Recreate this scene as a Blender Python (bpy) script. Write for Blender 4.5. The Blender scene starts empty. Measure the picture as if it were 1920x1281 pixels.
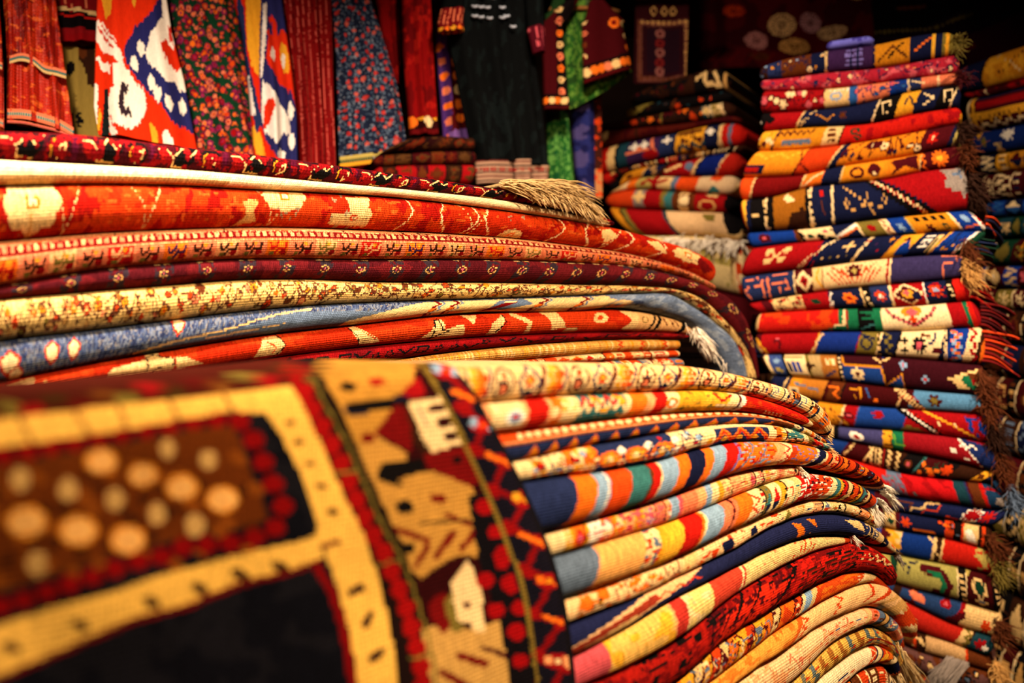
import bpy, math, random
import numpy as np
from mathutils import Vector
# ------------------------------------------------------------------ camera, world, lights, exposure
sc = bpy.context.scene
FP = 1493.33; H = 1.30                       # focal length in px, eye height
cam = bpy.data.objects.new('camera', bpy.data.cameras.new('camera'))
sc.collection.objects.link(cam); sc.camera = cam
cam.location = (0, 0, H); cam.rotation_euler = (math.pi/2, 0, 0)
cam.data.sensor_width = 36; cam.data.lens = 28.0; cam.data.clip_start = 0.02
cam.data.dof.use_dof = True; cam.data.dof.focus_distance = 1.30; cam.data.dof.aperture_fstop = 2.0
w = bpy.data.worlds.new('world'); sc.world = w; w.use_nodes = True
w.node_tree.nodes['Background'].inputs[0].default_value = (1.0, 0.62, 0.36, 1)
w.node_tree.nodes['Background'].inputs[1].default_value = 0.02
def area(name, loc, target, size, power, col, spread=150):
    l = bpy.data.lights.new(name, 'AREA'); l.shape = 'DISK'; l.size = size; l.energy = power; l.color = col; l.spread = math.radians(spread)
    o = bpy.data.objects.new(name, l); sc.collection.objects.link(o); o.location = loc
    o.rotation_euler = (Vector(target)-Vector(loc)).to_track_quat('-Z', 'Y').to_euler()
WARM = (1.0, 0.68, 0.38)
area('overhead_light', (0.72, 0.12, H+1.0), (0.28, 1.02, H-0.15), 0.16, 25, WARM, 95)
area('overhead_light', (-0.50, 0.42, H+1.05), (-0.62, 1.25, H+0.15), 0.16, 22, (1.0, 0.76, 0.54), 85)
area('overhead_light', (0.95, 0.75, H+1.00), (1.05, 1.95, H-0.20), 0.14, 9.5, (1.0, 0.74, 0.5), 85)
area('overhead_light', (0.15, 1.45, H+1.15), (0.40, 2.50, H+0.20), 0.14, 7.5, (1.0, 0.74, 0.5), 105)  # extra light, added to brighten the hanging clothes and back stack
sc.view_settings.view_transform = 'Standard'; sc.view_settings.look = 'None'
sc.view_settings.gamma = 1.0; sc.view_settings.use_curve_mapping = False
sc.view_settings.exposure = -0.12
# ------------------------------------------------------------------ colours
def lin(c):
    c = np.array(c, float)/255.0
    return np.where(c <= 0.04045, c/12.92, ((c+0.055)/1.055)**2.4)
PAL = dict(red=(188,26,18), crim=(150,14,20), dkred=(108,12,14), burg=(72,12,20), orange=(236,112,28), rust=(204,62,20), rorange=(214,72,22),
 cream=(240,212,160), tan=(208,160,92), ochre=(206,134,28), yellow=(240,178,52), gold=(226,160,40), navy=(18,24,58), indigo=(32,44,88), blue=(16,52,140),
 mblue=(40,90,160), ltblue=(130,165,205), slate=(92,112,142), green=(22,104,70), dgreen=(16,54,38), olive=(118,104,44), black=(14,12,14), brown=(92,44,18),
 dbrown=(48,24,14), pink=(204,84,98), white=(244,236,222), peach=(240,164,112), purple=(54,30,74), teal=(52,112,118), grey=(140,130,125), khaki=(178,160,84),
 salmon=(224,120,84), lilac=(120,110,190), dteal=(24,60,74), maroon=(60,10,14), sand=(226,190,128), violet=(110,70,150), linen=(190,162,116))
C = {k: lin(v) for k, v in PAL.items()}
def col(c): return C[c] if isinstance(c, str) else lin(c)
# ------------------------------------------------------------------ smooth value noise
def vnoise(x, y, seed):
    xi = np.floor(x).astype(np.int64); yi = np.floor(y).astype(np.int64); fx = x-xi; fy = y-yi
    fx = fx*fx*(3-2*fx); fy = fy*fy*(3-2*fy)
    def h(a, b):
        n = (a*374761393 + b*668265263 + seed*1442695041) & 0xffffffff
        n = ((n ^ (n >> 13))*1274126177) & 0xffffffff
        return ((n ^ (n >> 16)) & 0xffff)/65535.0
    return (h(xi,yi)*(1-fx)+h(xi+1,yi)*fx)*(1-fy) + (h(xi,yi+1)*(1-fx)+h(xi+1,yi+1)*fx)*fy
# ------------------------------------------------------------------ knot canvas: each cell of a textile gets the colour of its yarn
class Cv:
    """X: photo-like pixel units along the textile, Y: the same across; v given in percent when h is set"""
    def __init__(s, X, Y, h=100.0, seed=0):
        s.X = X; s.Y = Y; s.h = h; s.k = h/100.0; s.c = np.zeros(X.shape+(3,)); s.rng = random.Random(seed); s.seed = seed
        jx = (vnoise(X*0.5, Y*0.5, seed+5)-0.5)*1.6
        s.Xj = X+jx; s.Yj = Y+(vnoise(X*0.5, Y*0.5, seed+9)-0.5)*1.6
    def put(s, m, c): s.c[m] = col(c); return s
    def fill(s, c): s.c[:] = col(c); return s
    def seg(s, x0, x1, c, sl=0.0):
        x = s.Xj + sl*(s.Yj-s.h/2); return s.put((x >= x0) & (x < x1), c)
    def segs(s, lst, sl=0.0):
        for i in range(0, len(lst)-2, 2): s.seg(lst[i], lst[i+2], lst[i+1], sl)
        return s
    def rect(s, x0, x1, v0, v1, c): k = s.k; return s.put((s.Xj >= x0) & (s.Xj < x1) & (s.Yj >= v0*k) & (s.Yj < v1*k), c)
    def ell(s, x, v, rx, ry, c, ring=0.0, rot=0.0):
        dx = s.Xj-x; dy = s.Yj-v*s.k
        if rot: a = math.radians(rot); dx, dy = dx*math.cos(a)+dy*math.sin(a), -dx*math.sin(a)+dy*math.cos(a)
        d = (dx/rx)**2+(dy/ry)**2
        return s.put((d <= 1) & (d >= ring), c)
    def dia(s, x, v, rx, ry, c, ring=0.0):
        d = abs(s.Xj-x)/rx+abs(s.Yj-v*s.k)/ry; return s.put((d <= 1) & (d >= ring), c)
    def tri(s, x, v0, v1, rx, c):
        t = (s.Yj-v0*s.k)/((v1-v0)*s.k); return s.put((t >= 0) & (t <= 1) & (abs(s.Xj-x) <= rx*t), c)
    def star(s, x, v, r, c, n=8, q=0.45):
        dx = s.Xj-x; dy = s.Yj-v*s.k; a = np.arctan2(dy, dx); d = np.hypot(dx, dy)
        return s.put(d <= r*(q+(1-q)*abs(np.cos(a*n/2))), c)
    def poly(s, pts, c):
        x = s.Xj; y = s.Yj; ins = np.zeros(x.shape, bool); n = len(pts)
        for i in range(n):
            x0, y0 = pts[i]; x1, y1 = pts[(i+1) % n]; y0 *= s.k; y1 *= s.k
            if y0 == y1: continue
            ins ^= ((y0 > y) != (y1 > y)) & (x < (x1-x0)*(y-y0)/(y1-y0)+x0)
        return s.put(ins, c)
    def line(s, pts, wd, c, dash=None):
        for i in range(len(pts)-1):
            x0, y0 = pts[i]; x1, y1 = pts[i+1]; y0 = y0*s.k; y1 = y1*s.k
            dx, dy = x1-x0, y1-y0; L2 = dx*dx+dy*dy+1e-9
            t = np.clip(((s.Xj-x0)*dx+(s.Yj-y0)*dy)/L2, 0, 1)
            m = np.hypot(s.Xj-x0-t*dx, s.Yj-y0-t*dy) <= wd/2
            if dash: m &= (t*math.sqrt(L2)) % dash < dash*0.6
            s.put(m, c)
        return s
    def zig(s, x0, x1, va, vb, per, wd, c):
        n = max(2, int((x1-x0)/per*2)); p = [(x0+(x1-x0)*i/n, va if i % 2 else vb) for i in range(n+1)]
        return s.line(p, wd, c)
    def dots(s, x0, x1, v, step, r, cs, asp=1.0):
        i = 0; x = x0
        if isinstance(cs, str): cs = [cs]
        while x < x1: s.ell(x, v, r*asp, r, cs[i % len(cs)]); x += step; i += 1
        return s
    def blobs(s, c, scale, thr, sd=0, x0=-1e9, x1=1e9, asp=1.0):
        n = vnoise(s.X/scale/asp, s.Y/scale, s.seed*7+sd); n = 0.7*n+0.3*vnoise(s.X/scale/asp*2.3, s.Y/scale*2.3, s.seed*7+sd+3)
        return s.put((n > thr) & (s.X >= x0) & (s.X < x1), c)
    def flow(s, x0, x1, cs, step=26, r=7, out='black', seed=1):
        """scattered small flower heads, leaves and a broken vine"""
        rg = random.Random(seed*31+s.seed); x = x0
        while x < x1:
            v = rg.uniform(12, 88); rr = r*rg.uniform(0.6, 1.15); c = rg.choice(cs)
            s.line([(x, v), (x+rg.uniform(-step, step)*.6, rg.uniform(0, 100)), (x+step*rg.uniform(.5, 1), rg.uniform(0, 100))], 1.8, out)
            k = rg.random()
            if k < .45:
                s.star(x, v, rr*1.15, out, 6, .6); s.star(x, v, rr*.85, c, 6, .5); s.ell(x, v, rr*.3, rr*.3, rg.choice(cs))
            elif k < .75:
                s.ell(x, v, rr, rr*.6, out, 0, rg.uniform(0, 180)); s.ell(x, v, rr*.7, rr*.35, c)
            else: s.dia(x, v, rr*.8, rr, c)
            x += step*rg.uniform(.45, .9)
        return s
    def motif(s, x0, x1, kind, cs, v0=8, v1=92):
        xm = (x0+x1)/2; wd = (x1-x0); vm = (v0+v1)/2; hh = (v1-v0)*s.k/2; a, b, d = cs
        if kind == 0: s.dia(xm, vm, wd*.42, hh*.9, a); s.dia(xm, vm, wd*.26, hh*.5, b); s.ell(xm, vm, wd*.08, wd*.08, d)
        elif kind == 1: s.star(xm, vm, min(wd*.45, hh), a, 8, .4); s.ell(xm, vm, min(wd, hh)*.16, min(wd, hh)*.16, b)
        elif kind == 2: s.zigv(xm, v0, v1, wd*.35, max(2.2, wd*.13), a)
        elif kind == 3: s.line([(xm-wd*.3, v0+15), (xm+wd*.25, v0+15), (xm+wd*.25, vm), (xm-wd*.25, vm), (xm-wd*.25, v1-15), (xm+wd*.3, v1-15)], max(2.2, wd*.12), a)
        elif kind == 4:
            for q in range(5): s.rect(x0+wd*.25, x1-wd*.25, v0+(v1-v0)*(q+.15)/5, v0+(v1-v0)*(q+.7)/5, a if q % 2 else b)
        elif kind == 5: s.tri(xm, v0, vm, wd*.42, a); s.tri(xm, v1, vm, wd*.42, b)
        elif kind == 6: s.ell(xm, v0+(v1-v0)*.27, wd*.3, hh*.32, a); s.ell(xm, v0+(v1-v0)*.73, wd*.3, hh*.32, a); s.ell(xm, v0+(v1-v0)*.27, wd*.12, hh*.14, b); s.ell(xm, v0+(v1-v0)*.73, wd*.12, hh*.14, b)
        elif kind == 7: s.line([(xm, v1-10), (xm, v0+10)], max(2, wd*.1), a); s.line([(xm-wd*.3, v0+20), (xm, vm), (xm+wd*.3, v0+20)], max(2, wd*.12), b); s.line([(xm-wd*.3, vm+5), (xm, v1-15), (xm+wd*.3, vm+5)], max(2, wd*.12), b)
        return s
    def zigv(s, x, v0, v1, amp, wd, c, n=5):
        return s.line([(x+(amp if i % 2 else -amp), v0+(v1-v0)*i/n) for i in range(n+1)], wd, c)
    def bands(s, x0, x1, pal, acc, seed=1, wmin=14, wmax=44, sl=0.0, guard='cream'):
        """cross borders of the folded rug, ring after ring"""
        rg = random.Random(seed*17+s.seed); x = x0; last = None
        while x < x1:
            wd = rg.uniform(wmin, wmax); c = rg.choice([p for p in pal if p != last] or pal); last = c; e = min(x+wd, x1)
            s.seg(x, e, c, sl)
            if wd > 11:
                cs = rg.sample(([a for a in acc if a != c] or acc+['sand'])*3, 3); s.motif(x, e, rg.randrange(8), cs)
            if rg.random() < .6 and guard: s.seg(e-2.6, e, guard, sl)
            elif rg.random() < .5: s.seg(e-2.4, e, 'black', sl)
            x = e
        return s
    def ticks(s, x, v0, v1, c1, c2, wd=4, n=8):
        for q in range(n): s.rect(x-wd/2, x+wd/2, v0+(v1-v0)*q/n, v0+(v1-v0)*(q+1)/n, c1 if q % 2 else c2)
        return s
# ------------------------------------------------------------------ materials
def textile(name, rib=0.0028, bump=0.5, rough=0.95, sheen=0.02, streak=0.35, noise=0.35):
    m = bpy.data.materials.new(name); m.use_nodes = True; nt = m.node_tree; N = nt.nodes; L = nt.links
    b = N['Principled BSDF']; b.inputs['Roughness'].default_value = rough
    b.inputs['Specular IOR Level'].default_value = 0.03 if rough > .5 else .4
    b.inputs['Sheen Weight'].default_value = 0; b.inputs['Sheen Roughness'].default_value = 0.5
    at = N.new('ShaderNodeAttribute'); at.attribute_name = 'yarn'
    uv = N.new('ShaderNodeUVMap'); uv.uv_map = 'uv'; sp = N.new('ShaderNodeSeparateXYZ'); L.new(uv.outputs[0], sp.inputs[0])
    def sine(o, per, pw=1):
        a = N.new('ShaderNodeMath'); a.operation = 'MULTIPLY'; a.inputs[1].default_value = 2*math.pi/per; L.new(o, a.inputs[0])
        c = N.new('ShaderNodeMath'); c.operation = 'SINE'; L.new(a.outputs[0], c.inputs[0]); return c.outputs[0]
    su = sine(sp.outputs[0], rib); sv = sine(sp.outputs[1], rib*1.1)
    # streaky yarn dye (abrash) plus speckle of single knots
    mp = N.new('ShaderNodeMapping'); mp.inputs['Scale'].default_value = (260, 60, 1); L.new(uv.outputs[0], mp.inputs[0])
    n1 = N.new('ShaderNodeTexNoise'); n1.inputs['Scale'].default_value = 1.0; n1.inputs['Detail'].default_value = 3; L.new(mp.outputs[0], n1.inputs['Vector'])
    mp2 = N.new('ShaderNodeMapping'); mp2.inputs['Scale'].default_value = (420, 420, 1); L.new(uv.outputs[0], mp2.inputs[0])
    n2 = N.new('ShaderNodeTexNoise'); n2.inputs['Scale'].default_value = 1.0; n2.inputs['Detail'].default_value = 1; L.new(mp2.outputs[0], n2.inputs['Vector'])
    r1 = N.new('ShaderNodeMapRange'); r1.inputs[1].default_value = .3; r1.inputs[2].default_value = .7; r1.inputs[3].default_value = 1-streak; r1.inputs[4].default_value = 1+streak*.6; L.new(n1.outputs[0], r1.inputs[0])
    r2 = N.new('ShaderNodeMapRange'); r2.inputs[1].default_value = .3; r2.inputs[2].default_value = .7; r2.inputs[3].default_value = 1-noise; r2.inputs[4].default_value = 1+noise*.7; L.new(n2.outputs[0], r2.inputs[0])
    mu = N.new('ShaderNodeMath'); mu.operation = 'MULTIPLY'; L.new(r1.outputs[0], mu.inputs[0]); L.new(r2.outputs[0], mu.inputs[1])
    vm = N.new('ShaderNodeVectorMath'); vm.operation = 'SCALE'; L.new(at.outputs['Color'], vm.inputs[0]); L.new(mu.outputs[0], vm.inputs['Scale'])
    L.new(vm.outputs[0], b.inputs['Base Color'])
    hs = N.new('ShaderNodeMath'); hs.operation = 'ADD'; L.new(su, hs.inputs[0]); L.new(sv, hs.inputs[1])
    h2 = N.new('ShaderNodeMath'); h2.operation = 'MULTIPLY_ADD'; L.new(n2.outputs[0], h2.inputs[0]); h2.inputs[1].default_value = 2.5; L.new(hs.outputs[0], h2.inputs[2])
    bp = N.new('ShaderNodeBump'); bp.inputs['Strength'].default_value = bump; bp.inputs['Distance'].default_value = 0.0006
    L.new(h2.outputs[0], bp.inputs['Height']); L.new(bp.outputs[0], b.inputs['Normal'])
    return m
M_KILIM = textile('flat_woven_wool', 0.0030, 0.7)
M_PILE = textile('knotted_wool_pile', 0.0045, 0.45, 0.95, 0.03, .22, .4)
M_CLOTH = textile('hanging_cotton', 0.0016, 0.2, 0.9, 0.02, .10, .12)
M_SATIN = textile('hanging_satin', 0.006, 0.9, 0.45, 0.05, .12, .45)
def plain(name, c, rough=.8, sc_=30, amt=.3, bump=.1):
    m = bpy.data.materials.new(name); m.use_nodes = True; nt = m.node_tree; N = nt.nodes; L = nt.links; b = N['Principled BSDF']
    b.inputs['Roughness'].default_value = rough; b.inputs['Specular IOR Level'].default_value = .2
    tc = N.new('ShaderNodeTexCoord'); n = N.new('ShaderNodeTexNoise'); n.inputs['Scale'].default_value = sc_; n.inputs['Detail'].default_value = 4; L.new(tc.outputs['Object'], n.inputs['Vector'])
    r = N.new('ShaderNodeMapRange'); r.inputs[3].default_value = 1-amt; r.inputs[4].default_value = 1+amt; L.new(n.outputs[0], r.inputs[0])
    v = N.new('ShaderNodeVectorMath'); v.operation = 'SCALE'; v.inputs[0].default_value = tuple(col(c)); L.new(r.outputs[0], v.inputs['Scale']); L.new(v.outputs[0], b.inputs['Base Color'])
    bp = N.new('ShaderNodeBump'); bp.inputs['Strength'].default_value = bump; bp.inputs['Distance'].default_value = .002; L.new(n.outputs[0], bp.inputs['Height']); L.new(bp.outputs[0], b.inputs['Normal'])
    return m
_fm = {}
def yarn_mat(c):
    if c not in _fm: _fm[c] = plain('fringe_yarn_'+c, c, .9, 200, .25)
    return _fm[c]
# ------------------------------------------------------------------ object helpers
COL = sc.collection
def tag(o, label=None, cat=None, group=None, kind=None):
    if label: o['label'] = label
    if cat: o['category'] = cat
    if group: o['group'] = group
    if kind: o['kind'] = kind
    return o
def mesh_obj(name, V, F, mat, parent=None, cols=None, uvs=None, smooth=True):
    me = bpy.data.meshes.new(name)
    V = np.asarray(V, dtype=np.float64).reshape(-1, 3)
    if isinstance(F, list) and len({len(f) for f in F}) > 1:
        me.from_pydata([tuple(v) for v in V], [], F); me.validate()
        if smooth: me.polygons.foreach_set('use_smooth', np.ones(len(me.polygons), bool))
    else:
        F = np.asarray(F, dtype=np.int32)
        n, k = F.shape; me.vertices.add(len(V)); me.vertices.foreach_set('co', V.ravel())
        me.loops.add(n*k); me.loops.foreach_set('vertex_index', F.ravel())
        me.polygons.add(n); me.polygons.foreach_set('loop_start', np.arange(0, n*k, k, dtype=np.int32))
        if cols is not None:
            a = me.attributes.new('yarn', 'FLOAT_COLOR', 'CORNER')
            cc = np.ones((n, k, 4), np.float32); cc[:, :, :3] = cols[:, None, :]; a.data.foreach_set('color', cc.ravel())
        if uvs is not None:
            u = me.uv_layers.new(name='uv'); u.data.foreach_set('uv', np.asarray(uvs, np.float32).ravel())
        if smooth: me.polygons.foreach_set('use_smooth', np.ones(n, bool))
        me.update(calc_edges=True); me.validate()
    o = bpy.data.objects.new(name, me); me.materials.append(mat); COL.objects.link(o)
    if parent: o.parent = parent
    return o
def P(x, y, Y): return np.array([(x-960)/FP*Y, Y, H+(640.5-y)/FP*Y])
class Face:
    bul = .02; mxb = .04
    """a vertical plane in the shop that the fold edges of one pile lie on"""
    def __init__(s, xa, Ya, xb, Yb, off=0.0):
        ta, tb = (xa-960)/FP, (xb-960)/FP; s.b = (1/Yb-1/Ya)/(tb-ta); s.a = 1/Ya-s.b*ta
        p = np.array([ta*Ya, Ya]); q = np.array([tb*Yb, Yb]); d = (q-p)/np.linalg.norm(q-p)
        n = np.array([-d[1], d[0]]);  n = n if n[1] > 0 else -n
        s.n = np.array([n[0], n[1], 0.0]); s.d = np.array([d[0], d[1], 0.0])
    def Y(s, x): return 1/(s.a+s.b*(np.asarray(x, float)-960)/FP)
    def P(s, x, y):
        Y = s.Y(x); return np.stack([(np.asarray(x)-960)/FP*Y, Y, H+(640.5-np.asarray(y))/FP*Y], -1)
    def off(s, x, y, o):
        """the point on the same sight line but o metres in front of the face"""
        p = s.P(x, y); c = np.array([0, 0, H]); d0 = float(np.dot(s.P(900, 600)-c, s.n)); k = 1-np.asarray(o)/d0
        return c+(p-c)*(k[..., None] if np.ndim(k) else k)
    def yz(s, x, z): return 640.5-(z-H)*FP/s.Y(x)
FRONT = Face(900, .75, 1500, 1.25)
MID = Face(100, .95, 1100, 1.58)
RIGHT = Face(1400, 2.12, 1840, 1.86)
BACK = Face(1130, 2.72, 1400, 2.42)
FAR = Face(1850, 2.26, 1990, 2.06)
GARM = Face(0, 1.75, 1180, 2.45)
for f_, q_ in ((FRONT, .017), (MID, .036), (RIGHT, .026), (BACK, .035), (FAR, .03)): f_.bul = q_
FRONT.mxb = .024
def smooth_curve(pts, n=400):
    p = np.array(pts, float)
    if len(p) == 2: t = np.linspace(0, 1, n)[:, None]; return p[0]*(1-t)+p[1]*t
    q = np.vstack([2*p[0]-p[1], p, 2*p[-1]-p[-2]]); out = []
    k = max(6, n//(len(p)-1))
    for i in range(1, len(q)-2):
        p0, p1, p2, p3 = q[i-1], q[i], q[i+1], q[i+2]
        d1 = max(np.hypot(*(p2-p1)), 1e-6); d0 = max(np.hypot(*(p1-p0)), 1e-6); d2 = max(np.hypot(*(p3-p2)), 1e-6)
        m1 = ((p1-p0)/d0*d1+(p2-p1)/d1*d0)/(d0+d1)*d1; m2 = ((p2-p1)/d1*d2+(p3-p2)/d2*d1)/(d1+d2)*d1
        t = np.linspace(0, 1, k, endpoint=(i == len(q)-3))[:, None]
        out.append((2*t**3-3*t**2+1)*p1+(t**3-2*t**2+t)*m1+(-2*t**3+3*t**2)*p2+(t**3-t**2)*m2)
    return np.vstack(out)
def resample(c, s):
    d = np.r_[0, np.cumsum(np.hypot(*np.diff(c, axis=0).T))]; d /= d[-1]
    return np.stack([np.interp(s, d, c[:, 0]), np.interp(s, d, c[:, 1])], -1)
def extl(pts, x):
    (x0, y0), (x1, y1) = pts[0], pts[1]; return [(x, y0+(y1-y0)/(x1-x0)*(x-x0))]+list(pts)
def levl(face, pts, xs):
    """carry a fold edge on to the left at the same real height"""
    z = float(face.P(*pts[0])[2]); return [(x, float(face.yz(x, z))) for x in xs]+list(pts)
def level(face, xs, z): return [(x, float(face.yz(x, z))) for x in xs]
seedc = [0]
def folded_rug(face, top, bot, paint, label, group, cell=2.4, nv=18, depth=.35, mat=None, out=.52, name='folded_rug', cap=.016, wob=.10, h=None):
    seedc[0] += 1; sd = seedc[0]; mat = mat or M_KILIM
    ct, cb = smooth_curve(top), smooth_curve(bot)
    Lpx = np.hypot(*np.diff(ct, axis=0).T).sum(); nu = int(max(24, Lpx/cell))
    s = np.linspace(0, 1, nu+1); T = resample(ct, s); B = resample(cb, s)
    hpx = h or float(np.median(np.hypot(*(T-B).T)))
    PT = face.P(T[:, 0], T[:, 1]); PB = face.P(B[:, 0], B[:, 1])
    mid = (PT+PB)/2; half = (PT-PB)/2*.97; th = np.linalg.norm(half, axis=1)
    Lm = np.r_[0, np.cumsum(np.linalg.norm(np.diff(mid, axis=0), axis=1))]
    e = np.minimum(Lm, Lm[-1]-Lm); cp = np.minimum(e/cap, 1); endf = np.sqrt(np.clip(1-(1-cp)**2, 0, 1)); endf = np.maximum(endf, .12)
    wv = 1+wob*2*(vnoise(Lm*9, Lm*0, sd)-.5)+wob*(vnoise(Lm*28, Lm*0, sd+50)-.5)
    ph = np.linspace(math.pi/2, -math.pi/2, nv+1)
    rows = []; vv = []; jit = (random.Random(sd).random()-.5)*.004
    for a in (depth, depth*.5, depth*.12): rows.append(mid+half*endf[:, None]+face.n*a*1.0); vv.append(0)
    for p in ph:
        o = np.minimum(.6*th*2*out+.4*face.bul+jit, face.mxb)*wv*endf*np.cos(p)**.8; o = o if out > 0 else endf*.026*max(math.cos(p), 0)**.3
        rows.append(mid+half*(math.sin(p)*endf)[:, None]-face.n*o[:, None]); vv.append((1-math.sin(p))/2)
    for a in (depth*.12, depth*.5, depth): rows.append(mid-half*endf[:, None]+face.n*a); vv.append(1)
    G = np.stack(rows, 1); nr = G.shape[1]; V = G.reshape(-1, 3)
    i, j = np.meshgrid(np.arange(nu), np.arange(nr-1), indexing='ij')
    a = i*nr+j; F = np.stack([a, a+1, a+nr+1, a+nr], -1).reshape(-1, 4)
    vv = np.array(vv); vc = np.clip((vv[:-1]+vv[1:])/2, 0, 1)
    xc = (T[:-1, 0]+T[1:, 0]+B[:-1, 0]+B[1:, 0])/4
    Xc = (T[:-1, 0]+T[1:, 0])[:, None]/2*(1-vc)+(B[:-1, 0]+B[1:, 0])[:, None]/2*vc
    slope = np.gradient((T[:, 1]+B[:, 1])/2, (T[:, 0]+B[:, 0])/2+np.arange(nu+1)*1e-3)
    Sx = np.cumsum(np.hypot(*np.diff((T+B)/2, axis=0).T)); Sx = Sx-Sx[0]+ (T[0, 0]+B[0, 0])/2
    cv = Cv(np.broadcast_to(xc[:, None], Xc.shape).copy(), np.broadcast_to(vc[None, :]*hpx, Xc.shape).copy(), hpx, sd)
    paint(cv); cols = cv.c.reshape(-1, 3)
    d = np.linalg.norm(np.diff(G[nu//2], axis=0), axis=1); vm = np.r_[0, np.cumsum(d)]
    U = np.stack([np.broadcast_to(Lm[:, None], (nu+1, nr)), np.broadcast_to(vm[None], (nu+1, nr))], -1).reshape(-1, 2)+sd*.37
    # end caps and back
    capc = cols.reshape(nu, nr-1, 3)
    extraF = []; extraC = []
    for k in range((nr-1)//2):
        extraF.append([k, nr-1-k, nr-2-k, k+1][::-1] if True else 0); extraC.append(capc[0, min(k+3, nr-2)]*.8)
        b0 = nu*nr; extraF.append([b0+k, b0+nr-1-k, b0+nr-2-k, b0+k+1]); extraC.append(capc[-1, min(k+3, nr-2)]*.8)
    bi = np.arange(nu); bf = np.stack([bi*nr, (bi+1)*nr, (bi+1)*nr+nr-1, bi*nr+nr-1], -1)
    F = np.vstack([F, np.array(extraF), bf]); cols = np.vstack([cols, np.array(extraC), capc[:, 0]])
    o = mesh_obj(name, V, F, mat, None, cols, U[F].reshape(-1, 2))
    tag(o, label, 'rug', group); return o
# strands of yarn, one mesh: a fringe nobody could count
def strands(parent, starts, ends, r, matc, sag=.25, nseg=5, seed=1, name='fringe', jit=.006, curl=.0):
    rg = random.Random(seed); V = []; F = []
    for a, b in zip(starts, ends):
        a = np.array(a, float); b = np.array(b, float)+np.array([rg.gauss(0, jit) for _ in range(3)]); L = np.linalg.norm(b-a)
        rr = r*rg.uniform(.75, 1.25); base = len(V); ph = rg.uniform(0, 6.28)
        d = (b-a)/max(L, 1e-6); u = np.cross(d, [0.3, 0.5, .81]); u /= np.linalg.norm(u)+1e-9; v = np.cross(d, u)
        for k in range(nseg+1):
            t = k/nseg; p = a+(b-a)*t+np.array([0, 0, -sag*L*(t*t-t)*-1.0 if False else sag*L*(t-t*t)])+u*curl*L*math.sin(ph+t*7)
            q = rr*(1-.45*t)*(1 if k < nseg else .4)
            for m in range(4):
                an = m*math.pi/2; V.append(p+u*q*math.cos(an)+v*q*math.sin(an))
        for k in range(nseg):
            for m in range(4):
                x = base+k*4+m; y = base+k*4+(m+1) % 4; F.append([x, y, y+4, x+4])
        F.append([base+nseg*4+m for m in range(4)]); F.append([base+m for m in (3, 2, 1, 0)])
    o = mesh_obj(name, V, F, yarn_mat(matc), parent); return tag(o, kind='stuff')
def fringe(parent, face, p0, p1, vec, n, matc, r=.0016, out=.02, spread=.35, seed=1, sag=.2, jit=.006, rows=2, curl=.02):
    rg = random.Random(seed); S = []; E = []
    for q in range(rows):
        for i in range(n):
            t = (i+rg.random())/n; x = p0[0]+(p1[0]-p0[0])*t; y = p0[1]+(p1[1]-p0[1])*t
            a = face.P(x, y)-face.n*(out*rg.uniform(.3, 1)-q*.006)
            l = rg.uniform(1-spread, 1.05); b = face.P(x+vec[0]*l, y+vec[1]*l)-face.n*(out*rg.uniform(.5, 1.4))
            S.append(a); E.append(b)
    return strands(parent, S, E, r, matc, sag, 5, seed, jit=jit, curl=curl)
def layers(parent, face, x0, ya, yb, x1, dy, n, c1, c2, seed=1):
    """loose layered ends of the folded rug: thin wavy flaps"""
    rg = random.Random(seed)
    for i in range(n):
        t = (i+.5)/n; y = ya+(yb-ya)*t; nu = 14; V = []; hh = (yb-ya)/n*.36; ph = rg.uniform(0, 6)
        X1 = x1+rg.uniform(-10, 8); F = []
        for k in range(nu+1):
            s = k/nu; x = x0-8+(X1-x0+8)*s; yy = y+dy*s*s*(0.6+.8*t)+math.sin(ph+s*6)*2.0*s
            for (a, q) in ((-.012+.004*s, -1), (-.018, 0), (-.012+.004*s, 1), (.12, 1), (.12, -1)):
                p = face.P(x, yy+q*hh*(1-.25*s)); V.append(p+face.n*a)
        for k in range(nu):
            for m in range(5): a = k*5+m; b = k*5+(m+1) % 5; F.append([a, b, b+5, a+5])
        b0 = nu*5; F += [[b0+q for q in range(5)], [4, 3, 2, 1, 0]]
        mesh_obj('layered_flap', V, F, yarn_mat(c1 if i % 2 == 0 else c2), parent)
def box(name, x0, x1, y0, y1, z0, z1, mat, label=None, cat=None, kind=None, parent=None, bev=.004):
    import bmesh
    bm = bmesh.new(); bmesh.ops.create_cube(bm, size=1)
    for v in bm.verts: v.co = Vector((x0+(x1-x0)*(v.co.x+.5), y0+(y1-y0)*(v.co.y+.5), z0+(z1-z0)*(v.co.z+.5)))
    if bev: bmesh.ops.bevel(bm, geom=bm.edges[:], offset=bev, segments=2, affect='EDGES')
    me = bpy.data.meshes.new(name); bm.to_mesh(me); bm.free(); me.materials.append(mat)
    o = bpy.data.objects.new(name, me); COL.objects.link(o)
    if parent: o.parent = parent
    return tag(o, label, cat, None, kind)
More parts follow.
